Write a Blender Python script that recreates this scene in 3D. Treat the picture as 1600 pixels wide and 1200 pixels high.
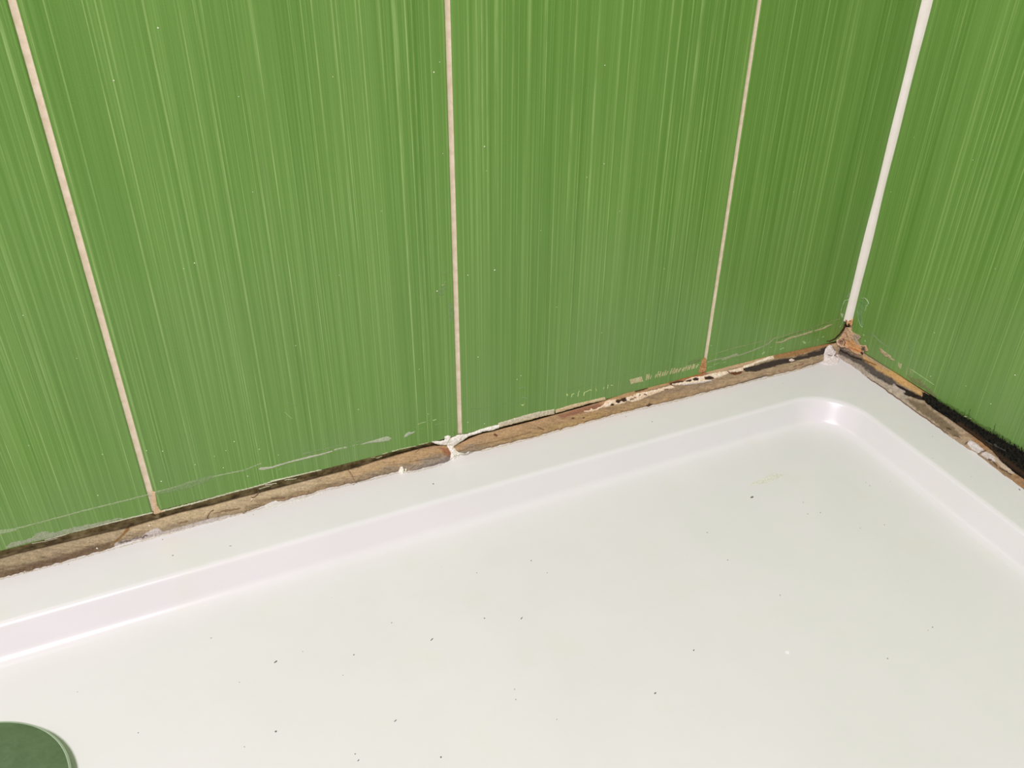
import bpy, math, random
import numpy as np
from mathutils import Matrix, Vector

for o in list(bpy.data.objects):
    bpy.data.objects.remove(o)
scene = bpy.context.scene
COL = scene.collection
random.seed(7)

# ------------------------------------------------------------------ camera
FPX = 1332.53
CAM = np.array([-0.64044571, -0.56015068, 0.43368826])
R = np.array([[0.90906153, 0.2160358, -0.35628031],
              [-0.41656831, 0.48935693, -0.76615967],
              [0.00883032, 0.84490137, 0.53484923]])
cd = bpy.data.cameras.new('camera')
cd.sensor_fit = 'HORIZONTAL'
cd.sensor_width = 36.0
cd.lens = FPX / 1600.0 * 36.0
cd.clip_start = 0.01
cam = bpy.data.objects.new('camera', cd)
COL.objects.link(cam)
cam.matrix_world = Matrix([list(R[0]) + [CAM[0]], list(R[1]) + [CAM[1]], list(R[2]) + [CAM[2]], [0, 0, 0, 1]])
scene.camera = cam

# ------------------------------------------------------------------ light
world = bpy.data.worlds.new('world')
scene.world = world
world.use_nodes = True
bg = world.node_tree.nodes['Background']
bg.inputs[0].default_value = (0.97, 0.88, 1.04, 1)
bg.inputs[1].default_value = 0.29


def area(name, loc, target, size, power, col):
    l = bpy.data.lights.new(name, 'AREA')
    l.shape = 'DISK'
    l.size = size
    l.energy = power
    l.color = col
    o = bpy.data.objects.new(name, l)
    COL.objects.link(o)
    o.location = loc
    d = Vector(target) - Vector(loc)
    o.rotation_euler = d.to_track_quat('-Z', 'Y').to_euler()
    return o


area('ceiling_lamp', (-1.30, -1.0, 2.0), (-0.5, -0.2, 0), 0.36, 48, (1.0, 0.90, 1.0))

vs = scene.view_settings
vs.view_transform = 'Standard'
vs.look = 'None'
vs.gamma = 1.0
vs.use_curve_mapping = False
vs.exposure = 0.0

# ------------------------------------------------------------------ helpers
ZR = -0.0135            # height of the tray rim; the tiles end at z = 0
FLOOR_Z = ZR - 0.022    # tray floor


def lin(c):
    out = []
    for v in c[:3]:
        v = v / 255.0
        out.append(v / 12.92 if v <= 0.04045 else ((v + 0.055) / 1.055) ** 2.4)
    return out


def link(name, verts, faces, mat=None, parent=None, smooth=False):
    me = bpy.data.meshes.new(name)
    me.from_pydata([tuple(map(float, v)) for v in verts], [], faces)
    me.update()
    if smooth:
        me.polygons.foreach_set('use_smooth', [True] * len(me.polygons))
    o = bpy.data.objects.new(name, me)
    COL.objects.link(o)
    if mat is not None:
        me.materials.append(mat)
    if parent is not None:
        o.parent = parent
        o.matrix_parent_inverse = parent.matrix_world.inverted()
    return o


def tag(o, label, cat, group=None):
    o['label'] = label
    o['category'] = cat
    if group:
        o['group'] = group
    return o


def structure(o):
    o['kind'] = 'structure'
    return o


def vcol(o, cols, alpha=None):
    me = o.data
    a = me.color_attributes.new('Col', 'FLOAT_COLOR', 'POINT')
    buf = np.ones((len(me.vertices), 4), dtype=np.float32)
    buf[:, :3] = cols
    if alpha is not None:
        buf[:, 3] = alpha
    a.data.foreach_set('color', buf.ravel())


# smooth value noise ------------------------------------------------
def _h(ix, iy, seed):
    n = (ix.astype(np.int64) * 374761393 + iy.astype(np.int64) * 668265263 + seed * 974634777) & 0xffffffff
    n = ((n ^ (n >> 13)) * 1274126177) & 0xffffffff
    return ((n ^ (n >> 16)) & 0xffff) / 65535.0


def vnoise(x, y, seed=0):
    ix = np.floor(x); iy = np.floor(y)
    fx = x - ix; fy = y - iy
    fx = fx * fx * (3 - 2 * fx); fy = fy * fy * (3 - 2 * fy)
    a = _h(ix, iy, seed); b = _h(ix + 1, iy, seed); c = _h(ix, iy + 1, seed); d = _h(ix + 1, iy + 1, seed)
    return (a * (1 - fx) + b * fx) * (1 - fy) + (c * (1 - fx) + d * fx) * fy


def fbm(x, y, seed=0, oct=4):
    s = 0; a = 0.5; t = 0
    for i in range(oct):
        s = s + a * vnoise(x * 2 ** i + 13.7 * i, y * 2 ** i + 7.1 * i, seed + i)
        t += a; a *= 0.55
    return s / t - 0.5          # -0.5 .. 0.5


# places: sight lines of the photograph met with the real surfaces --
def raydir(px, py):
    u = px - 800.0; v = py - 600.0
    d = np.stack([u, -v, np.full_like(u, -FPX)], -1)
    return d @ R.T


def on_plane(px, py, axis, val):
    px = np.asarray(px, float); py = np.asarray(py, float)
    d = raydir(px, py)
    t = (val - CAM[axis]) / d[..., axis]
    return CAM + d * t[..., None]


def project(p):
    q = (np.asarray(p, float) - CAM) @ R
    return np.array([800 + q[0] / -q[2] * FPX, 600 - q[1] / -q[2] * FPX])


_a, _b = project((-0.75, 0, 0)), project((0, 0, 0))
_c, _d = project((0, -0.2, 0)), project((0, 0, 0))


def yt_left(x): return _a[1] + (_b[1] - _a[1]) * (x - _a[0]) / (_b[0] - _a[0])
def yt_right(x): return _d[1] + (_c[1] - _d[1]) * (x - _d[0]) / (_c[0] - _d[0])


def poly_y(pts):
    xs = np.array([p[0] for p in pts], float); ys = np.array([p[1] for p in pts], float)

    def f(x):
        x = np.asarray(x, float)
        y = np.interp(x, xs, ys)
        s0 = (ys[2] - ys[0]) / (xs[2] - xs[0]); s1 = (ys[-1] - ys[-3]) / (xs[-1] - xs[-3])
        y = np.where(x < xs[0], ys[0] + s0 * (x - xs[0]), y)
        return np.where(x > xs[-1], ys[-1] + s1 * (x - xs[-1]), y)
    return f


CREST_L = poly_y([(-100, 900), (0, 874), (25, 867), (50, 861), (100, 849), (150, 837), (200, 826), (240, 814), (280, 802.5), (330, 791),
                  (380, 777.5), (410, 770), (460, 757), (510, 744), (560, 731), (580, 724), (620, 712), (660, 701), (680, 697),
                  (697, 696), (709, 697), (720, 692), (735, 685), (750, 679), (790, 669), (830, 659), (860, 650.5), (920, 634), (948, 625),
                  (980, 614), (1040, 599), (1110, 580), (1200, 557), (1290, 538), (1325, 534)])
BOT_L = poly_y([(-100, 930), (0, 903), (50, 890), (100, 877), (150, 863), (175, 856), (200, 848), (230, 841), (270, 831), (320, 818),
                (380, 802), (400, 794), (420, 787), (430, 784), (450, 781), (458, 777), (480, 773), (492, 769), (500, 765), (520, 761),
                (560, 752), (580, 747), (620, 737), (650, 734), (680, 727), (700, 720), (712, 713), (740, 706), (780, 696),
                (840, 681), (900, 664), (920, 658), (980, 642), (1020, 633), (1060, 624), (1100, 613), (1150, 600), (1200, 588),
                (1230, 581), (1270, 570), (1285, 564), (1305, 557), (1325, 551)])
CREST_R = poly_y([(1290, 516), (1317, 531), (1352, 553.5), (1400, 583.5), (1450, 616), (1600, 711), (1700, 774)])
BOT_R = poly_y([(1285, 541), (1303, 553), (1325, 568), (1335, 574), (1360, 594), (1384, 610), (1400, 622), (1420, 636), (1440, 650),
                (1460, 664), (1480, 679), (1505, 696), (1530, 711), (1560, 735), (1590, 757), (1600, 764), (1700, 838)])


def corner_x(py):
    return np.where(py < 531, 1450 - 0.25 * py, 1317 - (py - 531) * 0.55)


NS = math.sqrt(0.5)


def strip_pt(px, py, left, v):
    """point on the sealant strip, v = 0 at the tray, 1 at the top"""
    ax = 1 if left else 0
    yc = CREST_L(px) if left else CREST_R(px)
    yb = (BOT_L(px) if left else BOT_R(px)) + fbm(px * 0.16, px * 0.0 + 3.0, 401, 4) * 3.2 * np.clip(1 - v / 0.3, 0, 1)
    B = on_plane(px, yb, 2, ZR + 0.0001)
    C = on_plane(px, yc, ax, -0.0002)
    P = B + (C - B) * v[..., None]
    n = np.array([0, -NS, NS]) if left else np.array([-NS, 0, NS])
    bulge = 0.0011 * np.sin(np.pi * np.clip(v, 0, 1))
    return P + n * bulge[..., None], n


def surf(px, py):
    px = np.asarray(px, float); py = np.asarray(py, float)
    P = np.zeros(px.shape + (3,)); N = np.zeros(px.shape + (3,))
    isl = px <= corner_x(py)
    for left in (True, False):
        m = isl if left else ~isl
        if not m.any():
            continue
        x = px[m]; y = py[m]
        yc = CREST_L(x) if left else CREST_R(x)
        yb = BOT_L(x) if left else BOT_R(x)
        ax = 1 if left else 0
        W = on_plane(x, y, ax, 0.0)
        v = np.clip((yb - y) / (yb - yc), 0, 1)
        Sp, n = strip_pt(x, y, left, v)
        F = on_plane(x, y, 2, ZR)
        up = y <= yc; lo = y >= yb
        out = np.where(up[:, None], W, np.where(lo[:, None], F, Sp))
        nw = np.zeros(3); nw[ax] = -1
        nn = np.where(up[:, None], nw, np.where(lo[:, None], np.array([0, 0, 1.0]), n))
        P[m] = out; N[m] = nn
    return P, N


def sd_poly(X, Y, pts):
    d2 = np.full(X.shape, 1e9); inside = np.zeros(X.shape, bool)
    n = len(pts)
    for i in range(n):
        x0, y0 = pts[i]; x1, y1 = pts[(i + 1) % n]
        ex, ey = x1 - x0, y1 - y0
        t = np.clip(((X - x0) * ex + (Y - y0) * ey) / (ex * ex + ey * ey + 1e-9), 0, 1)
        d2 = np.minimum(d2, (X - x0 - t * ex) ** 2 + (Y - y0 - t * ey) ** 2)
        c = ((y0 > Y) != (y1 > Y)) & (X < (x1 - x0) * (Y - y0) / ((y1 - y0) if abs(y1 - y0) > 1e-9 else 1e-9) + x0)
        inside ^= c
    d = np.sqrt(d2)
    return np.where(inside, -d, d)


def sd_stroke(X, Y, pts, w):
    d = np.full(X.shape, 1e9)
    for i in range(len(pts) - 1):
        x0, y0 = pts[i]; x1, y1 = pts[i + 1]
        ex, ey = x1 - x0, y1 - y0
        t = np.clip(((X - x0) * ex + (Y - y0) * ey) / (ex * ex + ey * ey + 1e-9), 0, 1)
        dd = np.sqrt((X - x0 - t * ex) ** 2 + (Y - y0 - t * ey) ** 2)
        ww = w if not isinstance(w, tuple) else w[0] + (w[1] - w[0]) * (i + t) / (len(pts) - 1)
        d = np.minimum(d, dd - np.asarray(ww) / 2)
    return d


def sd_shape(X, Y, prims):
    d = np.full(X.shape, 1e9)
    for p in prims:
        if p[0] == 'p':
            d = np.minimum(d, sd_poly(X, Y, p[1]))
        else:
            d = np.minimum(d, sd_stroke(X, Y, p[1], p[2]))
    return d


def S(pts, w=1.6): return ('s', pts, w)
def P(pts): return ('p', pts)


# ------------------------------------------------------------------ materials
def new_mat(name):
    m = bpy.data.materials.new(name)
    m.use_nodes = True
    nt = m.node_tree
    b = nt.nodes['Principled BSDF']
    return m, nt, b


def N(nt, t, **kw):
    n = nt.nodes.new(t)
    for k, v in kw.items():
        setattr(n, k, v)
    return n


def mathn(nt, op, a, b=None, clamp=False):
    n = N(nt, 'ShaderNodeMath', operation=op, use_clamp=clamp)
    for i, v in enumerate((a, b)):
        if v is None:
            continue
        if hasattr(v, 'is_output'):
            nt.links.new(v, n.inputs[i])
        else:
            n.inputs[i].default_value = v
    return n.outputs[0]


def mixc(nt, fac, a, b):
    n = N(nt, 'ShaderNodeMix', data_type='RGBA')
    ins = [n.inputs[0], n.inputs[6], n.inputs[7]]
    for s, v in zip(ins, (fac, a, b)):
        if hasattr(v, 'is_output'):
            nt.links.new(v, s)
        elif isinstance(v, (int, float)):
            s.default_value = v
        else:
            s.default_value = (*lin(v), 1)
    return n.outputs[2]


def noise(nt, vec, scale, detail=2.0, rough=0.5):
    n = N(nt, 'ShaderNodeTexNoise')
    n.inputs['Scale'].default_value = scale
    n.inputs['Detail'].default_value = detail
    n.inputs['Roughness'].default_value = rough
    nt.links.new(vec, n.inputs['Vector'])
    return n.outputs['Fac']


def ramp(nt, fac, lo, hi):
    n = N(nt, 'ShaderNodeMapRange')
    n.inputs[1].default_value = lo
    n.inputs[2].default_value = hi
    nt.links.new(fac, n.inputs[0])
    return n.outputs[0]


def mat_tile(name, axis):
    m, nt, b = new_mat(name)
    tc = N(nt, 'ShaderNodeTexCoord')
    sep = N(nt, 'ShaderNodeSeparateXYZ')
    nt.links.new(tc.outputs['Object'], sep.inputs[0])
    along = sep.outputs[axis]
    z = sep.outputs[2]

    def vec(sx, sz, off):
        c = N(nt, 'ShaderNodeCombineXYZ')
        nt.links.new(mathn(nt, 'MULTIPLY', along, sx), c.inputs[0])
        nt.links.new(mathn(nt, 'MULTIPLY', z, sz), c.inputs[1])
        c.inputs[2].default_value = off
        return c.outputs[0]
    fine = noise(nt, vec(900, 2.0, 1.3), 1, 2, 0.6)
    mid = noise(nt, vec(260, 1.0, 5.1), 1, 2, 0.6)
    broad = noise(nt, vec(34, 0.7, 9.7), 1, 2, 0.5)
    lines = noise(nt, vec(600, 1.4, 21.0), 1, 1, 0.5)
    lines2 = noise(nt, vec(260, 2.2, 33.0), 1, 1, 0.5)
    dab = noise(nt, vec(420, 26.0, 44.0), 1, 2, 0.6)
    s = mathn(nt, 'ADD', mathn(nt, 'MULTIPLY', fine, 0.46), mathn(nt, 'MULTIPLY', mid, 0.34))
    s = mathn(nt, 'ADD', s, mathn(nt, 'MULTIPLY', broad, 0.34))
    s = ramp(nt, s, 0.36, 0.78)
    c = mixc(nt, s, (88, 136, 46), (121, 164, 76))
    ln = ramp(nt, lines, 0.60, 0.70)
    brk = ramp(nt, dab, 0.32, 0.62)
    ln = mathn(nt, 'MULTIPLY', ln, mathn(nt, 'ADD', mathn(nt, 'MULTIPLY', brk, 0.6), 0.25))
    c = mixc(nt, ln, c, (160, 194, 112))
    l3 = noise(nt, vec(950, 3.0, 61.0), 1, 1, 0.5)
    c = mixc(nt, mathn(nt, 'MULTIPLY', ramp(nt, l3, 0.56, 0.70), 0.55), c, (146, 184, 102))
    dk = mathn(nt, 'MULTIPLY', ramp(nt, lines2, 0.66, 0.74), 0.45)
    c = mixc(nt, dk, c, (86, 130, 44))
    # soap film: a greyer veil in patches low on the wall
    veil = noise(nt, tc.outputs['Object'], 9, 3, 0.6)
    low = ramp(nt, z, 0.20, 0.0)
    vv = mathn(nt, 'MULTIPLY', mathn(nt, 'MULTIPLY', ramp(nt, veil, 0.35, 0.7), low), 0.30)
    c = mixc(nt, vv, c, (128, 142, 104))
    gr = noise(nt, tc.outputs['Object'], 1300, 3, 0.7)
    c = mixc(nt, mathn(nt, 'MULTIPLY', ramp(nt, gr, 0.35, 0.7), 0.16), c, (150, 176, 112))
    nt.links.new(c, b.inputs['Base Color'])
    b.inputs['Roughness'].default_value = 0.34
    b.inputs['Specular IOR Level'].default_value = 0.4
    bump = N(nt, 'ShaderNodeBump')
    bump.inputs['Strength'].default_value = 0.12
    bump.inputs['Distance'].default_value = 0.0003
    nt.links.new(s, bump.inputs['Height'])
    nt.links.new(bump.outputs[0], b.inputs['Normal'])
    return m


def mat_simple(name, c1, c2, scale, rough, bump=0.0, bdist=0.0005, lo=0.35, hi=0.65):
    m, nt, b = new_mat(name)
    tc = N(nt, 'ShaderNodeTexCoord')
    f = noise(nt, tc.outputs['Object'], scale, 4, 0.6)
    nt.links.new(mixc(nt, ramp(nt, f, lo, hi), c1, c2), b.inputs['Base Color'])
    b.inputs['Roughness'].default_value = rough
    if bump:
        bn = N(nt, 'ShaderNodeBump')
        bn.inputs['Strength'].default_value = bump
        bn.inputs['Distance'].default_value = bdist
        nt.links.new(f, bn.inputs['Height'])
        nt.links.new(bn.outputs[0], b.inputs['Normal'])
    return m


def mat_vcol(name, rough=0.6, bump=0.3, scale=1500, alpha=False, spec=0.3):
    m, nt, b = new_mat(name)
    a = N(nt, 'ShaderNodeVertexColor', layer_name='Col')
    tc = N(nt, 'ShaderNodeTexCoord')
    f = noise(nt, tc.outputs['Object'], scale, 3, 0.6)
    mul = N(nt, 'ShaderNodeMix', data_type='RGBA', blend_type='MULTIPLY')
    mul.inputs[0].default_value = 0.35
    nt.links.new(a.outputs['Color'], mul.inputs[6])
    g = N(nt, 'ShaderNodeCombineColor')
    r = ramp(nt, f, 0.2, 0.6)
    for i in range(3):
        nt.links.new(r, g.inputs[i])
    nt.links.new(g.outputs[0], mul.inputs[7])
    nt.links.new(mul.outputs[2], b.inputs['Base Color'])
    b.inputs['Roughness'].default_value = rough
    b.inputs['Specular IOR Level'].default_value = spec
    if alpha:
        nt.links.new(a.outputs['Alpha'], b.inputs['Alpha'])
    bn = N(nt, 'ShaderNodeBump')
    bn.inputs['Strength'].default_value = bump
    bn.inputs['Distance'].default_value = 0.0004
    nt.links.new(f, bn.inputs['Height'])
    nt.links.new(bn.outputs[0], b.inputs['Normal'])
    return m


M_TILE_L = mat_tile('green_brushed_tile', 0)
M_TILE_R = mat_tile('green_brushed_tile_side', 1)
M_GROUT = mat_simple('beige_grout', (222, 204, 172), (238, 222, 194), 160, 0.85, 0.2)
M_BED = mat_simple('dark_grimy_bedding', (112, 92, 58), (176, 158, 112), 180, 0.9, 0.4, 0.001)
M_STRIP = mat_vcol('old_stained_sealant', 0.6, 0.45, 900)
M_RES = mat_vcol('dried_sealant_residue', 0.6, 0.25, 1200, alpha=True)
M_MOLD = mat_vcol('black_mould', 0.85, 0.6, 1500, spec=0.1)
M_BEAD = mat_simple('cream_silicone', (240, 234, 216), (246, 241, 226), 60, 0.35)
M_HAIR = mat_simple('brown_hair', (92, 62, 30), (130, 95, 55), 400, 0.4)
M_SPECK_D = mat_simple('dark_dirt', (92, 88, 82), (130, 126, 118), 600, 0.8)
M_SPECK_W = mat_simple('white_grit', (205, 222, 170), (225, 235, 200), 600, 0.7)
M_DROP = mat_simple('dried_drop', (226, 224, 216), (236, 234, 228), 300, 0.3)
M_FLOORT = mat_simple('grey_floor_tile', (150, 148, 142), (166, 164, 158), 20, 0.5)


def mat_tray():
    m, nt, b = new_mat('white_acrylic')
    tc = N(nt, 'ShaderNodeTexCoord')
    f = noise(nt, tc.outputs['Object'], 14, 4, 0.6)
    c = mixc(nt, ramp(nt, f, 0.3, 0.7), (229, 228, 223), (233, 231, 227))
    # faint yellowed film in blotches
    y = noise(nt, tc.outputs['Object'], 26, 3, 0.5)
    c = mixc(nt, mathn(nt, 'MULTIPLY', ramp(nt, y, 0.6, 0.8), 0.25), c, (226, 222, 196))
    # fine dust
    d = noise(nt, tc.outputs['Object'], 900, 2, 0.5)
    c = mixc(nt, mathn(nt, 'MULTIPLY', ramp(nt, d, 0.72, 0.78), 0.25), c, (190, 188, 180))
    nt.links.new(c, b.inputs['Base Color'])
    b.inputs['Roughness'].default_value = 0.25
    b.inputs['Specular IOR Level'].default_value = 0.5
    return m


M_TRAY = mat_tray()


# ------------------------------------------------------------------ walls
def zbot(a, axis):
    """the lowest row was not cut quite level"""
    if axis == 1:
        return 0.0
    return float(np.interp(a, [-0.78, -0.6768, -0.4287, -0.1757, 0.0], [0.0037, 0.0039, 0.0027, 0.0000, 0.0]))


def slab(verts, faces, a0, a1, z0, z1, axis, thick=0.008, bev=0.0007):
    """tile: front face on the wall plane 0, body behind it"""
    rings = [((a0, a1, z0, z1), thick), ((a0, a1, z0, z1), bev), ((a0 + bev * 0.3, a1 - bev * 0.3, z0 + bev * 0.3, z1 - bev * 0.3), bev * 0.3),
             ((a0 + bev, a1 - bev, z0 + bev, z1 - bev), 0.0)]
    b = len(verts)
    for (p0, p1, q0, q1), dep in rings:
        for a, z in ((p0, q0), (p1, q0), (p1, q1), (p0, q1)):
            if z < 0.01: z += zbot(a, axis)
            verts.append((a, dep, z) if axis == 0 else (dep, a, z))
    for r in range(3):
        for i in range(4):
            j = (i + 1) % 4
            f = (b + r * 4 + i, b + r * 4 + j, b + r * 4 + 4 + j, b + r * 4 + 4 + i)
            faces.append(f if axis == 0 else f[::-1])
    f = (b + 12, b + 13, b + 14, b + 15)
    faces.append(f if axis == 0 else f[::-1])
    f = (b + 3, b + 2, b + 1, b)
    faces.append(f if axis == 0 else f[::-1])


GW = 0.0041
TH = 0.400
ROWS = 5


def build_wall(name, axis, joints, mat):
    """joints: positions of the grout centres, from the corner (0) outwards"""
    verts, faces = [], []
    for k in range(len(joints) - 1):
        hi = joints[k] - (GW / 2 if k else 0.0); lo = joints[k + 1] + GW / 2
        for r in range(ROWS):
            slab(verts, faces, lo, hi, r * TH, (r + 1) * TH - GW, axis)
    w = structure(link(name, verts, faces, mat))
    # vertical grout lines, a little recessed with a softly hollow face
    far = joints[-1]
    top = ROWS * TH
    for k in range(1, len(joints)):
        c = joints[k]
        v, f = [], []
        nz = 400
        rnd = np.random.RandomState(k + 10 * axis)
        for i in range(nz + 1):
            zb0 = zbot(c, axis) + 0.0004
            z = zb0 + (top - zb0) * i / nz
            for t in (-1, -0.5, 0, 0.5, 1):
                d = 0.0007 + 0.0006 * (1 - t * t) + rnd.uniform(-0.00012, 0.00012)
                a = c + t * (GW / 2 + 0.0004)
                v.append((a, d, z) if axis == 0 else (d, a, z))
        for i in range(nz):
            for j in range(4):
                q = (i * 5 + j, i * 5 + j + 1, i * 5 + j + 6, i * 5 + j + 5)
                f.append(q if axis == 0 else q[::-1])
        link('grout_line', v, f, M_GROUT, w, smooth=True)
    for r in range(1, ROWS):
        z = r * TH - GW / 2
        v = []
        for a in (far, 0.0):
            for zz, d in ((z - GW / 2 - 0.0004, 0.0009), (z, 0.0014), (z + GW / 2 + 0.0004, 0.0009)):
                v.append((a, d, zz) if axis == 0 else (d, a, zz))
        q = [(0, 3, 4, 1), (1, 4, 5, 2)]
        link('grout_line', v, q if axis == 0 else [x[::-1] for x in q], M_GROUT, w)
    # the wall itself behind the tiles, grimy where it shows under the lowest row
    bv, bf = [], []
    n = 300
    rr = np.random.RandomState(5)
    rows = [(0.0076, -0.030), (0.0074, -0.016), (0.0052, -0.010), (0.0040, -0.005), (0.0034, 0.0), (0.0034, 0.0036), (0.0078, 0.006), (0.0082, top)]
    for i in range(n + 1):
        a = far * i / n
        for d, z in rows:
            j = rr.uniform(-0.0006, 0.0006) if z < 0.002 else 0
            bv.append((a, d + j, z) if axis == 0 else (d + j, a, z))
    m = len(rows)
    for i in range(n):
        for k in range(m - 1):
            bf.append((i * m + k, i * m + k + 1, (i + 1) * m + k + 1, (i + 1) * m + k))
    # body behind
    b = len(bv)
    for a in (far, 0.06):
        for d in (0.0080, 0.10):
            for z in (-0.10, top):
                bv.append((a, d + (0.0004), z) if axis == 0 else (d + 0.0004, a, z))
    bf += [(b, b + 1, b + 5, b + 4), (b + 2, b + 3, b + 1, b), (b + 4, b + 5, b + 7, b + 6), (b + 6, b + 7, b + 3, b + 2), (b + 1, b + 3, b + 7, b + 5)]
    link('wall_backing', bv, bf, M_BED, w)
    return w


wall_left = build_wall('wall_left', 0, [0, -0.1757, -0.4287, -0.6768, -0.927, -1.178, -1.429], M_TILE_L)
wall_right = build_wall('wall_right', 1, [0, -0.2525, -0.5035, -0.7545, -1.0055], M_TILE_R)

fl = structure(link('floor', [(-2.4, -2.2, -0.095), (0.1, -2.2, -0.095), (0.1, 0.1, -0.095), (-2.4, 0.1, -0.095),
                              (-2.4, -2.2, -0.15), (0.1, -2.2, -0.15), (0.1, 0.1, -0.15), (-2.4, 0.1, -0.15)],
                    [(0, 1, 2, 3), (7, 6, 5, 4), (0, 4, 5, 1), (1, 5, 6, 2), (2, 6, 7, 3), (3, 7, 4, 0)], M_FLOORT))


# ------------------------------------------------------------------ shower tray
def build_tray():
    # inner edge lines on the rim: back y, right x (slanted), front y, left x
    A = np.array

    def corners(off):
        # quad of the basin edge moved inwards by off
        lines = [((0, -0.0552), (0, -1)),        # back
                 None, ((0, -0.83), (0, 1)), ((-1.10, 0), (1, 0))]
        p0, p1 = A([-0.0605, -0.10]), A([-0.0690, -0.275])
        t = (p1 - p0) / np.linalg.norm(p1 - p0)
        nr = A([t[1], -t[0]]);
        if nr[0] > 0: nr = -nr
        L = [(A([0, -0.0552]), A([0, -1.0])), (p0, nr), (A([0, -0.83]), A([0, 1.0])), (A([-1.10, 0]), A([1.0, 0]))]
        L = [(p + n * off, n) for p, n in L]

        def isect(a, b):
            M = A([a[1], b[1]]); return np.linalg.solve(M, A([a[1] @ a[0], b[1] @ b[0]]))
        # order: back-right, right-front, front-left, left-back
        return [isect(L[0], L[1]), isect(L[1], L[2]), isect(L[2], L[3]), isect(L[3], L[0])], [l[1] for l in L]

    NA = 28
    SEG = 40

    def ring(off, r, z, quad=None):
        if quad is None:
            cs, ns = corners(off)
        else:
            cs = quad; ns = [A([0, -1.0]), A([-1.0, 0]), A([0, 1.0]), A([1.0, 0])]
        pts = []
        arcs = []
        for i, c in enumerate(cs):
            n1, n2 = ns[i], ns[(i + 1) % 4]
            # centre
            M = A([n1, n2]); cen = np.linalg.solve(M, A([n1 @ c + r, n2 @ c + r]))
            a1 = math.atan2(-n1[1], -n1[0]); a2 = math.atan2(-n2[1], -n2[0])
            while a2 > a1: a2 -= 2 * math.pi
            if a1 - a2 > math.pi: a2 += 2 * math.pi
            arcs.append([cen + r * A([math.cos(a1 + (a2 - a1) * k / NA), math.sin(a1 + (a2 - a1) * k / NA)]) for k in range(NA + 1)])
        for i in range(4):
            pts += arcs[i]
            nxt = arcs[(i + 1) % 4][0]
            last = arcs[i][-1]
            for k in range(1, SEG):
                pts.append(last + (nxt - last) * k / SEG)
        return [(p[0], p[1], z) for p in pts]

    rings = []
    outer = [A([0.0045, 0.0045]), A([0.0045, -0.90]), A([-1.17, -0.90]), A([-1.17, 0.0045])]
    # order must match: back-right, right-front, front-left, left-back
    skirt = 0.085
    rings.append(ring(0, 0.006, ZR - 0.075, outer))
    rings.append(ring(0, 0.006, ZR - 0.003, outer))
    inn = [A([0.0037, 0.0037]), A([0.0037, -0.8992]), A([-1.1692, -0.8992]), A([-1.1692, 0.0037])]
    rings.append(ring(0, 0.006, ZR - 0.0008, inn))
    inn = [A([0.0015, 0.0015]), A([0.0015, -0.897]), A([-1.167, -0.897]), A([-1.167, 0.0015])]
    rings.append(ring(0, 0.006, ZR, inn))
    mid = [A([-0.020, -0.020]), A([-0.020, -0.875]), A([-1.145, -0.875]), A([-1.145, -0.020])]
    rings.append(ring(0, 0.010, ZR, mid))
    R0 = 0.047
    # profile: top fillet, slope, bottom fillet
    ang = math.radians(58)
    rt, rb = 0.006, 0.012
    prof = [(-0.006, 0.0)]
    for k in range(13):
        a = ang * k / 12
        prof.append((rt * math.sin(a) - rt * math.tan(ang / 2), -(rt * (1 - math.cos(a)))))
    o1, z1 = prof[-1]
    depth = 0.0215
    zb = -(depth - rb * (1 - math.cos(ang)))
    L = (z1 - zb) / math.tan(ang)
    for k in range(1, 5):
        prof.append((o1 + L * k / 4, z1 + (zb - z1) * k / 4))
    o2 = o1 + L
    for k in range(1, 13):
        a = ang * (1 - k / 12)
        prof.append((o2 + rb * (math.sin(ang) - math.sin(a)), -depth + rb * (1 - math.cos(a))))
    oe = prof[-1][0]
    prof += [(oe + 0.012, -depth - 0.0002), (oe + 0.04, -0.022), (0.16, -0.022), (0.30, -0.022)]
    for off, z in prof:
        rings.append(ring(off, max(R0 - off * 0.6, 0.02), ZR + z))
    n = len(rings[0])
    verts = [p for r in rings for p in r]
    faces = []
    for i in range(len(rings) - 1):
        for k in range(n):
            k2 = (k + 1) % n
            faces.append((i * n + k, (i + 1) * n + k, (i + 1) * n + k2, i * n + k2))
    faces.append(tuple(range(n)))
    faces.append(tuple(reversed([(len(rings) - 1) * n + k for k in range(n)])))
    # make the normals face up
    v = [np.array(verts[i]) for i in faces[-1][:3]]
    o = link('shower_tray', verts, faces, M_TRAY, smooth=True)
    import bmesh
    bm = bmesh.new(); bm.from_mesh(o.data)
    bmesh.ops.recalc_face_normals(bm, faces=bm.faces)
    top = max([f for f in bm.faces if f.calc_center_median().z > ZR - 0.03], key=lambda f: f.calc_area())
    if top.normal.z < 0:
        bmesh.ops.reverse_faces(bm, faces=bm.faces)
    bm.to_mesh(o.data); bm.free()
    return tag(o, 'glossy white moulded shower tray with rounded inner corner, set against the green tiles', 'shower tray')


tray = build_tray()


# ------------------------------------------------------------------ drain cover
def lathe(prof, n=96):
    v, f = [], []
    for r, z in prof:
        for k in range(n):
            a = 2 * math.pi * k / n
            v.append((r * math.cos(a), r * math.sin(a), z))
    for i in range(len(prof) - 1):
        for k in range(n):
            k2 = (k + 1) % n
            f.append((i * n + k, i * n + k2, (i + 1) * n + k2, (i + 1) * n + k))
    if prof[-1][0] < 0.002:
        f.append(tuple((len(prof) - 1) * n + k for k in range(n)))
    return v, f


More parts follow.
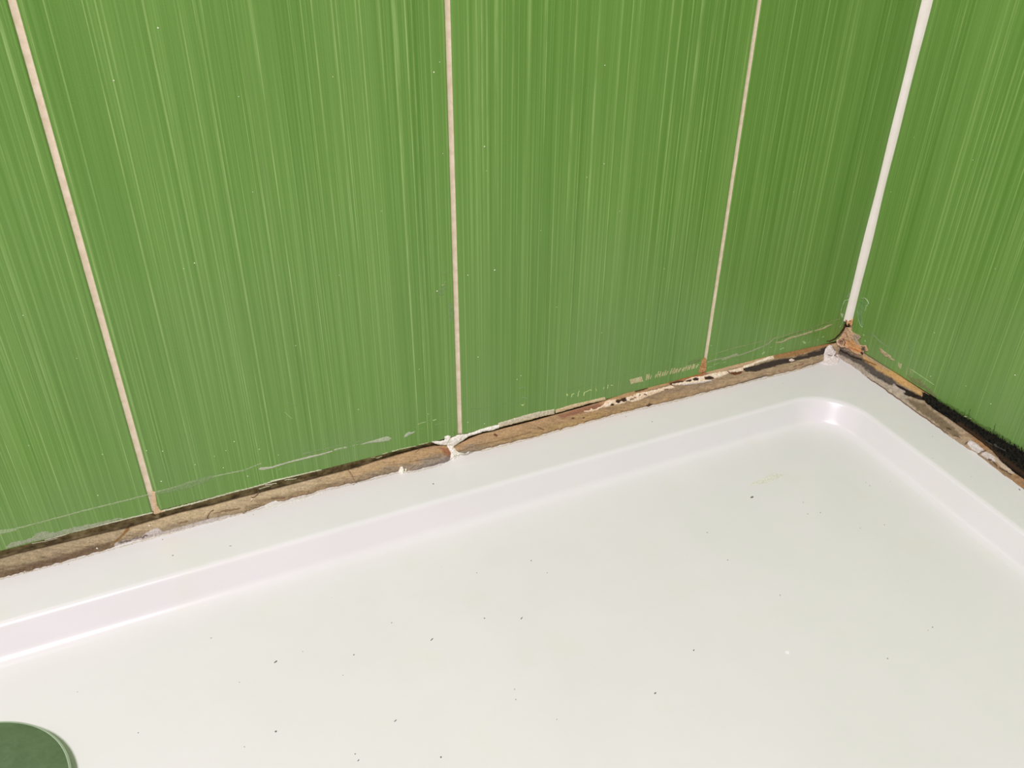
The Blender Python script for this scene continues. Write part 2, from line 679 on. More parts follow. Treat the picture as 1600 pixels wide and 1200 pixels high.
def build_drain():
    e = bpy.data.objects.new('drain_cover', None)
    COL.objects.link(e)
    e.location = (-0.806, -0.1826, FLOOR_Z + 0.0005)
    bpy.context.view_layer.update()
    tag(e, 'round metal drain cover with the mirrored green of the tiles painted on, pale rim, raised above the tray floor', 'drain cover')
    m, nt, b = new_mat('drain_painted_reflection')
    tc = N(nt, 'ShaderNodeTexCoord')
    f1 = noise(nt, tc.outputs['Object'], 240, 4, 0.7)
    f2 = noise(nt, tc.outputs['Object'], 45, 3, 0.6)
    f = mathn(nt, 'ADD', mathn(nt, 'MULTIPLY', f1, 0.6), mathn(nt, 'MULTIPLY', f2, 0.5))
    nt.links.new(mixc(nt, ramp(nt, f, 0.35, 0.75), (82, 102, 68), (100, 120, 86)), b.inputs['Base Color'])  # reflection of the green tiles in the metal cap, painted as base colour
    b.inputs['Roughness'].default_value = 0.4
    b.inputs['Specular IOR Level'].default_value = 0.3
    rim, nt, b2 = new_mat('pale_metal_rim')
    b2.inputs['Base Color'].default_value = (*lin((190, 205, 180)), 1)
    b2.inputs['Metallic'].default_value = 0.5
    b2.inputs['Roughness'].default_value = 0.3
    v, fc = lathe([(0.0588, 0.0079), (0.057, 0.0083), (0.045, 0.0087), (0.03, 0.0090), (0.0005, 0.0092)])
    o = link('cap', v, fc, m, e, smooth=True); o.matrix_parent_inverse = Matrix()
    v, fc = lathe([(0.0560, 0.0055), (0.0588, 0.0058), (0.0597, 0.0063), (0.0600, 0.0070), (0.0598, 0.0077), (0.0592, 0.0080), (0.0586, 0.0079)])
    o = link('rim', v, fc, rim, e, smooth=True); o.matrix_parent_inverse = Matrix()
    o['label'] = 'pale metal rim'
    v, fc = lathe([(0.0575, 0.0000), (0.0570, 0.0016), (0.0535, 0.0018), (0.0505, 0.0018), (0.0500, 0.0000)])
    o = link('flange', v, fc, rim, e, smooth=True); o.matrix_parent_inverse = Matrix()
    v, fc = lathe([(0.052, 0.0), (0.050, 0.006), (0.046, 0.0075), (0.0005, 0.0075)])
    o = link('neck', v, fc, rim, e, smooth=True); o.matrix_parent_inverse = Matrix()


build_drain()


# ------------------------------------------------------------------ painted relief strips
def paint(X, Y, col, hgt, layers, seed=0):
    """each stain or flake: (prims, colour, softness, jitter, height in mm)"""
    for k, (prims, c, soft, jit, dh) in enumerate(layers):
        jx = fbm(X * 0.30, Y * 0.30, seed + 31 * k, 3) * jit * 4
        jy = fbm(X * 0.30 + 50, Y * 0.30, seed + 31 * k + 5, 3) * jit * 3
        d = sd_shape(X + jx, Y + jy, prims)
        w = np.clip(0.5 - d / soft, 0, 1)
        w = w * w * (3 - 2 * w)
        tone = 1 + 0.5 * fbm(X * 0.45, Y * 0.45, seed + 77 + k, 3)[..., None]
        cc = np.array(lin(c)) * tone
        col[:] = col * (1 - w[..., None]) + cc * w[..., None]
        hgt[:] = hgt + w * dh * 0.001
    return col, hgt


def ramp_cols(x, stops):
    xs = [s[0] for s in stops]
    cs = np.array([lin(s[1]) for s in stops])
    return np.stack([np.interp(x, xs, cs[:, i]) for i in range(3)], -1)


def grid_faces(nx, ny, flip=False):
    f = []
    for i in range(nx - 1):
        for j in range(ny - 1):
            q = (i * ny + j, (i + 1) * ny + j, (i + 1) * ny + j + 1, i * ny + j + 1)
            f.append(q[::-1] if flip else q)
    return f


def build_strip(left, x0, x1, basefn, layers, name, label, extend):
    xs = np.arange(x0, x1 + 0.1, 1.0)
    nv = 46
    vv = np.linspace(-0.02, 1, nv)
    X, V = np.meshgrid(xs, vv, indexing='ij')
    yc = CREST_L(X) if left else CREST_R(X)
    yb = BOT_L(X) if left else BOT_R(X)
    Y = yb + (yc - yb) * V
    col = basefn(X, Y, V)
    hgt = fbm(X * 0.06, Y * 0.25, 3 + left, 4) * 0.0016 + fbm(X * 0.5, Y * 0.5, 9 + left, 3) * 0.0004
    col, hgt = paint(X, Y, col, hgt, layers, 100 if left else 300)
    Pt, n = strip_pt(X, Y, left, V)
    edge = np.clip(np.minimum(V * 6, (1 - V) * 5 + 0.15), 0, 1)
    Pt = Pt + n * (hgt * edge)[..., None]
    # ragged foot
    # rows running back into the joint and down at the foot
    ax = 1 if left else 0
    back = Pt[:, -1, :].copy(); back[:, ax] = 0.0030; back[:, 2] -= 0.0010
    back2 = back.copy(); back2[:, ax] = 0.0072; back2[:, 2] -= 0.004
    foot = Pt[:, 0, :].copy(); foot[:, 2] = ZR + 0.00001
    allp = np.concatenate([foot[:, None], Pt, back[:, None], back2[:, None]], 1)
    cb = np.array(lin((60, 46, 30)))
    allc = np.concatenate([col[:, :1], col, np.broadcast_to(cb, (len(xs), 1, 3)), np.broadcast_to(cb * 0.6, (len(xs), 1, 3))], 1)
    # carry the strip on along the wall to the end of the tray
    end = allp[0] if left else allp[-1]
    endc = allc[0] if left else allc[-1]
    m = 160
    ex, ec = [], []
    for i in range(1, m + 1):
        q = end.copy()
        q[:, 0 if left else 1] -= extend * i / m
        jit = fbm(np.full(q.shape[0], i * 0.35), np.arange(q.shape[0]) * 0.2, 71, 3)
        q[:, 2] += jit * 0.0008 * (np.arange(q.shape[0]) > 1)
        ex.append(q); ec.append(endc * (1 + 0.6 * jit[:, None]))
    ex = np.array(ex); ec = np.array(ec)
    if left:
        allp = np.concatenate([ex[::-1], allp]); allc = np.concatenate([ec[::-1], allc])
    else:
        allp = np.concatenate([allp, ex]); allc = np.concatenate([allc, ec])
    nx, ny = allp.shape[:2]
    o = link(name, allp.reshape(-1, 3), grid_faces(nx, ny), M_STRIP, smooth=True)
    vcol(o, np.clip(allc.reshape(-1, 3), 0.002, 1))
    return tag(o, label, 'sealant')


DARK = (62, 48, 32)


def base_left(X, Y, V):
    top = ramp_cols(X, [(0, (158, 138, 104)), (150, (168, 146, 112)), (260, (186, 162, 124)), (480, (192, 168, 132)), (560, (190, 158, 116)),
                        (700, (180, 142, 102)), (780, (184, 148, 108)), (900, (178, 142, 104)), (1000, (160, 132, 104)),
                        (1120, (164, 138, 112)), (1200, (186, 160, 126)), (1290, (190, 164, 128))])
    low = ramp_cols(X, [(0, (128, 108, 80)), (150, (138, 116, 88)), (300, (160, 140, 112)), (480, (166, 138, 104)),
                        (620, (160, 138, 112)), (700, (150, 136, 124)), (780, (176, 146, 106)), (920, (188, 152, 104)),
                        (1100, (184, 152, 118)), (1290, (176, 150, 120))])
    n1 = fbm(X * 0.045, Y * 0.35, 21, 4)
    t = np.clip((V + n1 * 0.8 - 0.25) / 0.3, 0, 1)[..., None]
    c = low * (1 - t) + top * t
    tone = 1 + 0.55 * fbm(X * 0.08, Y * 0.5, 41, 4) + 0.5 * fbm(X * 0.4, Y * 0.6, 51, 3)
    c = c * tone[..., None] * np.array([1.0, 1.07, 1.04])
    # dirt along the very foot
    g = np.clip((0.10 - V + fbm(X * 0.12, Y * 0.0, 61, 3) * 0.16) / 0.08, 0, 1)[..., None] * 0.55
    c = c * (1 - g) + np.array(lin((112, 92, 70))) * g
    # dark pits
    p = np.clip((fbm(X * 0.55, Y * 0.55, 91, 2) - 0.33) / 0.05, 0, 1)[..., None]
    c = c * (1 - 0.6 * p) + np.array(lin((90, 66, 44))) * 0.6 * p
    return c


L_LAYERS = [
    ([P([(-20, 905), (0, 896), (60, 878), (110, 864), (150, 852), (172, 848), (172, 856), (110, 874), (0, 904)])], (116, 96, 70), 5, 1.0, 0),
    ([S([(200, 827), (190, 838), (176, 851)], (5, 2.5))], (138, 104, 56), 2, 0.3, 0.2),
    ([P([(178, 849), (222, 838), (234, 829), (246, 825), (256, 831), (300, 819), (340, 808), (372, 803), (376, 807), (320, 820), (260, 834), (180, 856)])],
     (200, 192, 180), 2.5, 0.8, 0.3),
    ([S([(186, 849), (200, 845), (215, 841), (230, 837)], 1.6)], (84, 68, 50), 2, 1.3, -0.2),
    ([S([(280, 818), (292, 815)], 2.5), S([(335, 803), (350, 799), (375, 795)], 2)], (128, 100, 66), 3, 1, -0.2),
    ([S([(425, 779), (445, 778)], 2)], (120, 96, 68), 2, 0.5, -0.2),
    ([S([(543, 733), (550, 742), (553, 750)], 1.2)], (124, 84, 56), 1.4, 0.4, -0.3),
    ([S([(640, 722), (655, 720), (690, 714)], 1.2), S([(650, 727), (640, 733)], 1.2)], (112, 92, 66), 2, 0.8, -0.2),
    ([P([(641, 737), (655, 731), (672, 727), (690, 719), (705, 709), (706, 715), (700, 722), (680, 729), (655, 736)])], (136, 122, 112), 3, 0.8, 0),
    ([P([(688, 700), (702, 700), (706, 712), (694, 712)])], (158, 108, 74), 6, 1, 0),
    ([S([(715, 706), (745, 696), (785, 688), (830, 676)], 1.3)], (140, 112, 74), 2.5, 0.8, -0.3),
    ([S([(773, 679), (776, 681)], 3), S([(894, 654), (896, 654)], 2.4), S([(911, 653), (912, 653)], 2), S([(840, 668), (850, 672)], 1.2)], (98, 58, 40), 1.5, 0.3, -0.3),
    ([P([(870, 650), (900, 640), (946, 627), (948, 634), (930, 640), (900, 648), (880, 654)])], (154, 110, 82), 5, 1, -0.1),
    ([P([(935, 632), (946, 624), (980, 611), (1040, 597), (1052, 594), (1046, 601), (1015, 610), (985, 620), (960, 627), (945, 634)])], (186, 150, 104), 2, 0.6, 0.5),
    ([P([(991, 612), (1000, 607), (1010, 604), (1013, 607), (1005, 610), (994, 613)])], (88, 62, 38), 1.5, 0.3, -0.8),
    ([P([(1040, 598), (1060, 590), (1085, 581), (1097, 578), (1104, 582), (1096, 588), (1075, 592), (1050, 600)])], (176, 112, 66), 3, 0.6, 0.3),
    ([S([(1048, 600), (1058, 597), (1066, 597)], 4)], (92, 70, 54), 2, 0.5, -0.5),
    ([P([(1104, 580), (1130, 573), (1165, 562), (1208, 552), (1208, 557), (1180, 566), (1160, 573), (1130, 580), (1108, 585)])], (196, 168, 128), 2, 0.5, 0.6),
    ([P([(1209, 553), (1250, 543), (1290, 533), (1312, 528), (1312, 534), (1292, 541), (1262, 551), (1236, 558), (1209, 561)])], (164, 124, 78), 2, 0.8, 0.6),
    ([P([(1160, 575), (1164, 571), (1180, 571), (1190, 568), (1212, 562), (1240, 559), (1262, 552), (1288, 543), (1300, 540), (1290, 553), (1262, 560),
         (1232, 567), (1202, 575), (1180, 581), (1163, 581)])], (66, 56, 48), 2.5, 0.7, -1.2),
    ([S([(1245, 556), (1262, 555)], 1.5), S([(1270, 549), (1282, 547)], 1.5)], (130, 108, 84), 2, 0.6, 0.3),
    ([P([(1138, 582), (1160, 580), (1158, 584), (1148, 586.5), (1142, 585)])], (112, 68, 40), 1.2, 0.3, -0.4),
    ([S([(1240, 573), (1256, 568)], 1.2), S([(1216, 579), (1222, 583)], 1)], (140, 96, 66), 1.5, 0.5, -0.2),
    ([S([(1085, 617), (1130, 605), (1150, 600)], 1.3)], (120, 104, 88), 2, 0.8, 0),
    ([S([(1150, 600), (1200, 586)], 1.4)], (112, 102, 88), 2, 0.6, 0),
    ([P([(1009, 634), (1014, 630), (1019, 632), (1020, 635), (1011, 636)])], (92, 68, 48), 1.2, 0.2, -0.4),
]
strip_left = build_strip(True, -260, 1312, base_left, L_LAYERS, 'old_sealant_strip',
                         'long tan sealant strip where the left green wall meets the white tray', 0.22)


def base_right(X, Y, V):
    top = ramp_cols(X, [(1310, (150, 130, 108)), (1400, (150, 130, 100)), (1500, (150, 126, 98)), (1600, (150, 118, 84))])
    low = ramp_cols(X, [(1310, (178, 170, 156)), (1400, (184, 174, 158)), (1470, (176, 162, 140)), (1530, (172, 150, 122)), (1600, (158, 126, 92))])
    n1 = fbm(X * 0.05, Y * 0.3, 121, 4)
    t = np.clip((V + n1 * 0.8 - 0.4) / 0.3, 0, 1)[..., None]
    c = low * (1 - t) + top * t
    tone = 1 + 0.5 * fbm(X * 0.1, Y * 0.3, 141, 4) + 0.45 * fbm(X * 0.4, Y * 0.4, 151, 3)
    return c * tone[..., None] * np.array([1.0, 0.95, 0.86])


R_LAYERS = [
    ([P([(1346, 551), (1370, 564), (1392, 577), (1425, 598), (1454, 620), (1440, 620), (1420, 608), (1398, 596), (1375, 582), (1350, 566)])],
     (196, 158, 102), 3, 0.8, 0.5),
    ([S([(1348, 553), (1370, 566), (1390, 578)], 4)], (178, 156, 122), 3, 0.6, 0.2),
    ([S([(1395, 583), (1408, 593), (1415, 600)], 8)], (212, 168, 104), 6, 1.5, 0.2),
    ([S([(1352, 564), (1370, 571)], 2)], (120, 70, 36), 3, 1, 0),
    ([P([(1298, 540), (1312, 541), (1330, 553), (1346, 560), (1372, 580), (1395, 593), (1403, 603), (1392, 602), (1370, 591), (1350, 575),
         (1335, 566), (1316, 556), (1300, 548)])], (92, 84, 74), 3.5, 1.3, -0.5),
    ([S([(1304, 543), (1320, 551), (1334, 559), (1346, 562)], 2.5)], (46, 34, 26), 2, 0.8, -0.6),
    ([S([(1352, 578), (1368, 588)], 1.5), S([(1372, 590), (1386, 597)], 1.5), S([(1378, 592), (1380, 588)], 1.5)], (70, 66, 60), 1.5, 1.2, -0.2),
    ([P([(1399, 600), (1410, 605), (1420, 610), (1438, 619), (1447, 626), (1437, 625), (1428, 622), (1414, 617), (1410, 612), (1400, 606)])],
     (36, 26, 18), 1.5, 0.5, -1.5),
    ([S([(1397, 602), (1404, 608), (1413, 612)], 3)], (188, 178, 164), 2, 0.4, 0.5),
    ([P([(1420, 624), (1432, 628), (1445, 632), (1470, 652), (1490, 668), (1502, 682), (1490, 682), (1470, 668), (1450, 652), (1432, 640), (1415, 624)])],
     (126, 110, 82), 4, 1.4, 0),
    ([S([(1480, 669), (1486, 672)], 1.8)], (70, 50, 34), 1.5, 0.3, -0.3),
    ([P([(1519, 683), (1532, 687), (1546, 702), (1541, 706), (1524, 694)])], (164, 126, 86), 3, 0.6, 0),
    ([P([(1511, 693), (1516, 688.5), (1526, 694), (1536, 702), (1538, 706), (1528, 708.5), (1518, 702)])], (220, 212, 202), 1.2, 0.4, 0.5),
    ([P([(1532, 710), (1541, 706), (1550, 711), (1560, 718), (1566, 727), (1555, 722), (1540, 717)])], (214, 204, 192), 1.2, 0.4, 0.5),
    ([P([(1553, 716), (1560, 718), (1582, 735), (1588, 742), (1578, 740), (1562, 728)])], (198, 180, 154), 1.2, 0.5, 0.4),
    ([S([(1508, 694), (1512, 691)], 1.6), S([(1528, 709), (1534, 706), (1541, 705)], 1.3), S([(1491, 681), (1500, 684)], 1.4),
      S([(1545, 718), (1549, 719)], 2), S([(1551, 721), (1558, 728)], 1.8), S([(1562, 731), (1580, 742)], 1.6)], (66, 48, 34), 1.2, 0.5, -0.4),
    ([S([(1528, 709), (1545, 720), (1560, 732), (1580, 746)], 1.6)], (134, 112, 86), 2, 0.8, 0),
    ([S([(1355, 590), (1384, 609), (1400, 621), (1420, 635), (1440, 649), (1460, 663), (1481, 678)], 1.5)], (104, 76, 54), 1.4, 0.25, -0.3),
    ([P([(1440, 612), (1460, 620), (1500, 640), (1520, 650), (1560, 680), (1640, 730), (1720, 780), (1720, 830), (1640, 778), (1600, 749), (1585, 738),
         (1565, 722), (1552, 706), (1530, 688), (1520, 681), (1500, 667), (1480, 653), (1460, 640), (1446, 628)])], (26, 25, 20), 2.5, 0.7, -0.6),
]
strip_right = build_strip(False, 1296, 1720, base_right, R_LAYERS, 'old_sealant_strip',
                          'cracked grey and orange sealant strip along the foot of the right green wall', 0.42)


# ------------------------------------------------------------------ reliefs (films, flakes, mould) lying on a surface
def relief(name, prims, cols, height, edge=2.0, jit=0.4, alpha=1.0, mat=None, parent=None, step=0.5, rough=0.25, seed=None,
           layers=None, nrm=None, base=0.00005, freq=0.35, surface=None, gain=1.22):
    """cols: ((r,g,b), (r,g,b)) blended by noise; height in mm"""
    seed = seed if seed is not None else int(abs(prims[0][1][0][0] * 7 + prims[0][1][0][1] * 3)) % 9973
    ax = [p[0] for pr in prims for p in pr[1]]; ay = [p[1] for pr in prims for p in pr[1]]
    pad = 5
    xs = np.arange(min(ax) - pad, max(ax) + pad, step); ys = np.arange(min(ay) - pad, max(ay) + pad, step)
    X, Y = np.meshgrid(xs, ys, indexing='ij')
    jx = fbm(X * freq, Y * freq, seed, 3) * jit * 4; jy = fbm(X * freq + 99, Y * freq, seed + 3, 3) * jit * 4
    d = sd_shape(X + jx, Y + jy, prims)
    inside = d < 0.2
    if not inside.any():
        return None
    # dilate the mask by one so that rims come down to the surface
    h = np.clip((0.2 - d) / edge, 0, 1); h = np.sqrt(h) * height * 0.001
    nz = fbm(X * 0.5, Y * 0.5, seed + 11, 3)
    h = h * (1 + nz * 2 * rough)
    c = np.array(lin(cols[0])) + (np.array(lin(cols[1])) - np.array(lin(cols[0]))) * np.clip(nz * 2.2 + 0.5, 0, 1)[..., None]
    c = c * gain
    if alpha < 1:
        c = c + (1 - alpha) * np.array(lin((112, 152, 72)))
    al = np.full(X.shape, alpha) * np.clip((0.35 - d) / 0.8, 0.15, 1) if alpha < 1 else np.ones(X.shape)
    if layers:
        hh = np.zeros(X.shape)
        c, hh = paint(X, Y, c, hh, layers, seed + 500)
        h = h + hh * np.clip(-d / 2, 0, 1)
    cell = inside[:-1, :-1] & inside[1:, :-1] & inside[:-1, 1:] & inside[1:, 1:]
    use = np.zeros(X.shape, bool)
    use[:-1, :-1] |= cell; use[1:, :-1] |= cell; use[:-1, 1:] |= cell; use[1:, 1:] |= cell
    if not use.any():
        return None
    idx = -np.ones(X.shape, int); idx[use] = np.arange(use.sum())
    if surface is None:
        Pp, Nn = surf(X[use], Y[use])
    else:
        Pp, Nn = surface(X[use], Y[use])
    if nrm is not None:
        q = np.array(nrm, float); Nn = np.broadcast_to(q / np.linalg.norm(q), Nn.shape)
    V3 = Pp + Nn * (base + h[use])[:, None]
    ii, jj = np.nonzero(cell)
    F = [(int(idx[i, j]), int(idx[i, j + 1]), int(idx[i + 1, j + 1]), int(idx[i + 1, j])) for i, j in zip(ii, jj)]
    # soft skirt: lower border vertices onto the surface
    cnt = np.zeros(X.shape, int)
    cnt[:-1, :-1] += cell; cnt[1:, :-1] += cell; cnt[:-1, 1:] += cell; cnt[1:, 1:] += cell
    border = (cnt[use] < 4)
    V3[border] = (Pp + Nn * 0.00002)[border]
    o = link(name, V3, F, mat or M_RES, parent, smooth=True)
    vcol(o, np.clip(c[use], 0.002, 1), al[use])
    return o


def residue(prims, cols, label, h=0.12, jit=0.35, alpha=0.9, name='sealant_residue', cat='sealant residue', **kw):
    o = relief(name, prims, cols, h, jit=jit, alpha=alpha, **kw)
    if o:
        tag(o, label, cat)
    return o


PALE = ((150, 168, 122), (176, 188, 150)); CREAM = ((206, 206, 176), (228, 228, 204)); GREYG = ((150, 158, 128), (172, 174, 150))

residue([S([(-40, 842), (0, 831), (25, 826), (60, 817), (130, 798), (200, 781), (234, 772)], 2.4), P([(-20, 838), (0, 828), (26, 825), (27, 829), (0, 835), (-20, 842)])],
        PALE, 'long thin pale scrape line on the leftmost green tile, ending at the first grout line', alpha=0.75)
residue([S([(243, 769), (270, 762), (300, 753), (340, 743), (380, 735), (395, 729), (408, 724)], (2.6, 1.8))], PALE,
        'thin pale scrape line running right from the foot of the first grout line', alpha=0.8)
residue([P([(243, 768), (270, 760), (300, 750), (330, 742), (336, 746), (318, 755), (290, 765), (262, 771), (244, 773)])], ((118, 142, 92), (138, 158, 116)),
        'hazy grey green smear just right of the first grout line', h=0.1, alpha=0.6)
residue([P([(8, 855), (18, 847), (35, 844), (48, 840), (60, 832), (70, 830), (82, 832), (110, 825), (150, 817), (185, 809), (196, 809), (150, 823), (110, 833),
            (75, 842), (50, 847), (30, 852), (14, 857)])], GREYG, 'broad greyish smear of old sealant low on the leftmost tile', alpha=0.8, jit=0.8)
residue([S([(70, 844), (100, 836), (110, 832), (125, 829), (160, 820), (200, 810), (238, 801)], (1.4, 2.2)),
         S([(50, 849), (70, 846), (90, 841)], 1)], CREAM, 'narrow cream edging of sealant under the leftmost tile, left of the first grout line', jit=0.25)
residue([S([(252, 799), (275, 793), (300, 787), (335, 777), (360, 770), (400, 760), (424, 753)], (3.0, 2.2)), S([(405, 764), (425, 758)], 1.3)],
        ((190, 196, 160), (226, 228, 200)), 'cream edging of sealant under the wide tile, just right of the first grout line', jit=0.4)
residue([S([(424, 752), (450, 746), (480, 739), (502, 734)], (2.8, 1.6)), S([(415, 758), (432, 755)], 1.5), S([(445, 750), (463, 748)], 1.2)],
        ((206, 208, 172), (234, 234, 206)), 'bright cream sliver of sealant under the wide tile, below the widest pale scrape', jit=0.3)
residue([P([(404, 732), (408, 730), (425, 728.5), (440, 724), (460, 718.5), (485, 712), (500, 709), (520, 703.5), (520, 706), (500, 712), (480, 717), (455, 722.5),
            (425, 732), (412, 734.5), (405, 734)])], ((172, 178, 148), (190, 192, 166)),
        'widest pale scrape of dried sealant on the wide tile', alpha=0.95, h=0.35, jit=0.25)
residue([S([(523, 702.8), (534, 700.2)], 3), S([(537.5, 699.5), (541, 698.8)], 3.2), S([(546, 697.5), (549, 696.9)], 1), S([(551, 696.5), (554, 695.5)], 1.3), S([(557, 695), (560, 694.2)], 1.2)],
        PALE, 'row of pale dashes between the two wide scrapes on the wide tile', jit=0.2)
residue([S([(434, 734), (440, 732)], 1.6), S([(444, 731), (450, 730), (456, 729)], 1.2)], ((130, 165, 100), (150, 178, 118)),
        'faint short green dashes just under the widest pale scrape', jit=0.3, alpha=0.7)
residue([P([(562, 694), (575, 690), (586, 687), (595, 684), (606, 681.5), (612.5, 684.5), (609, 688.5), (598, 690.5), (578, 692.5), (565, 695)])],
        ((164, 176, 142), (182, 188, 160)), 'rounded pale scrape of dried sealant right of the row of dashes', h=0.35, jit=0.25)
residue([S([(475, 709), (500, 703), (540, 694), (570, 688), (594, 678)], (2.6, 1.6)), S([(475, 709), (486, 707)], 4)], ((122, 148, 98), (142, 160, 118)),
        'faint grey line above the two wide scrapes on the wide tile', alpha=0.55, h=0.1)
residue([P([(630.5, 683), (634, 677), (640, 674), (643, 675), (650, 673), (647, 677), (640, 680), (633, 684)])], ((158, 176, 142), (184, 194, 168)),
        'small isolated pale blob on the wide tile between the scrapes and the second grout line', h=0.3, jit=0.3)
residue([S([(604, 673), (625, 670), (640, 666), (655, 662), (690, 655), (714, 651)], 0.9)], ((118, 158, 88), (136, 168, 104)),
        'hairline scratch rising towards the second grout line', alpha=0.6, h=0.1, jit=0.2)
residue([S([(653, 663), (658, 661), (665, 659.5)], 1.6), S([(677, 657), (681, 655.5)], 2)], ((160, 188, 120), (182, 205, 146)),
        'two bright dashes just left of the second grout line', jit=0.2)
residue([S([(655, 671), (662, 669)], 1), S([(680, 663.5), (688, 662)], 1.2), S([(692, 661), (698, 660)], 1.2)], ((140, 172, 104), (160, 188, 124)),
        'short pale dashes low beside the second grout line', jit=0.2, alpha=0.8)
residue([S([(598, 709), (603, 708), (606, 706.5)], 1.8), S([(588, 716), (597, 713)], 1.5), S([(580, 715), (586, 714)], 1.2)], ((176, 186, 140), (200, 206, 168)),
        'small cream chips under the tile edge, halfway along the wide tile', jit=0.3)
residue([S([(613, 705), (625, 702), (640, 698.5), (650, 697)], (2, 1.2)), S([(655, 695), (668, 692)], 1.3)], ((190, 200, 150), (214, 220, 180)),
        'thin cream curl of sealant under the tile edge, left of the white bridge', jit=0.3)
residue([S([(812, 606.5), (822, 603.5)], 1.6), S([(815, 620), (819, 621.5), (824, 622)], 1.6)], ((120, 158, 104), (146, 178, 132)),
        'two faint nicks one above the other on the middle right tile', jit=0.2, alpha=0.7)
residue([P([(811.5, 631), (815, 632), (821, 630.5), (816.5, 635)])], ((176, 204, 120), (198, 220, 148)), 'tiny pale triangular chip on the middle right tile', jit=0.15)
residue([S([(735, 640), (752, 638), (785, 632), (808, 629)], 1.4)], ((116, 146, 98), (128, 156, 112)), 'faint misty streak right of the second grout line', alpha=0.45, h=0.1)
residue([S([(886, 616), (886.5, 618)], 2), S([(893, 620), (894, 616), (897, 615)], 1.2), S([(903, 619), (904, 613), (905, 611)], 1.2), S([(912, 618), (913, 613), (918, 611), (922, 609), (924, 610)], 1.3),
         S([(931, 607), (932, 611)], 0.9), S([(943, 608), (944, 605)], 1), S([(950, 601), (949.5, 607)], 1), S([(955, 602), (957, 602)], 1.2)],
        ((176, 196, 120), (196, 212, 144)), 'row of tiny yellowish scribble-like scrapes on the tile between second and third grout lines', jit=0.1, alpha=1.0, gain=1.4)
ticks = [P([(984, 593), (1003, 588), (1005, 596), (990, 599), (986, 601)])]
tx = 1006.0
rs = np.random.RandomState(4)
while tx < 1090:
    yb_ = 594.5 - (tx - 1006) * 0.243
    if rs.rand() < 0.86:
        hh = rs.uniform(5, 9) if tx < 1055 else rs.uniform(4, 7)
        ticks.append(S([(tx - 0.8, yb_), (tx + rs.uniform(0.4, 2.4), yb_ - hh)], rs.uniform(1.5, 2.1)))
    if rs.rand() < 0.35:
        ticks.append(S([(tx - 1, yb_ - 3), (tx + 3.5, yb_ - 4.5)], 1.1))
    tx += rs.uniform(2.6, 4.6)
residue(ticks, ((168, 158, 116), (192, 186, 142)), 'comb of short cream tick marks low on the tile left of the third grout line', jit=0.15, alpha=1.0, gain=1.35)
residue([S([(886, 610), (940, 596), (1000, 581), (1060, 566), (1094, 558)], 1.1)], ((118, 156, 84), (138, 172, 104)),
        'fine straight scratch above the comb of cream ticks', alpha=0.7, h=0.1, jit=0.15)
residue([P([(1075, 565), (1095, 558), (1096, 564), (1086, 568), (1076, 570)])], ((112, 128, 84), (126, 142, 98)), 'murky film left of the third grout line foot', alpha=0.6, h=0.1)
residue([S([(1112, 554), (1150, 543), (1200, 531), (1230, 523), (1262, 515), (1292, 504), (1312, 498)], (1.2, 1.0))], ((150, 160, 112), (172, 178, 134)),
        'fine pale line high along the foot of the corner tile', alpha=0.85, h=0.15, jit=0.2)
residue([S([(1106, 566), (1118, 562), (1127, 560)], 2.5), S([(1130, 561), (1145, 556), (1151, 554)], 4.5), S([(1151, 556), (1170, 550), (1190, 542), (1200, 537), (1208, 530), (1216, 526)], (2.6, 1.6))],
        ((148, 158, 118), (170, 176, 140)), 'wavy pale film line on the corner tile, rising right from the third grout line', jit=0.4, alpha=0.85)
residue([S([(1115, 570), (1124, 567)], 1.5), S([(1126, 568), (1134, 565)], 1.2), S([(1106, 574), (1112, 573)], 1.5), S([(1150, 562), (1152, 562)], 1.2), S([(1175, 555), (1177, 554)], 1.4),
         S([(1191, 553), (1194, 551)], 3), S([(1211, 546), (1213, 545)], 1.6), S([(1219, 546), (1224, 544)], 2.4), S([(1203, 543), (1206, 542)], 1.5)],
        ((140, 176, 110), (170, 198, 140)), 'scatter of pale dabs below the wavy film line on the corner tile', jit=0.4, alpha=0.85)
residue([P([(1210, 535), (1222, 533), (1232, 527), (1245, 524), (1270, 516), (1270, 520), (1245, 527), (1236, 529), (1225, 535), (1212, 537)]),
         P([(1272, 516), (1285, 512), (1292, 508), (1302, 505.5), (1300, 508), (1288, 514), (1273, 518.5)])],
        ((168, 160, 120), (192, 182, 144)), 'pale beige scrape beside the corner, low on the corner tile', jit=0.3, h=0.4)
residue([S([(1215, 532), (1240, 522), (1262, 515), (1290, 506), (1296, 501)], 1.0)], ((92, 78, 50), (112, 96, 62)), 'brown hairline just above the beige scrape beside the corner',
        alpha=0.8, jit=0.3, h=0.1)
residue([S([(1255, 534), (1258, 536)], 3.2), S([(1264, 535), (1266, 534)], 1.4), S([(1277, 531), (1278, 530)], 1.8), S([(1285, 527), (1287, 526)], 2)],
        ((150, 186, 116), (178, 206, 142)), 'few pale spots low on the corner tile, under the beige scrape', jit=0.3)
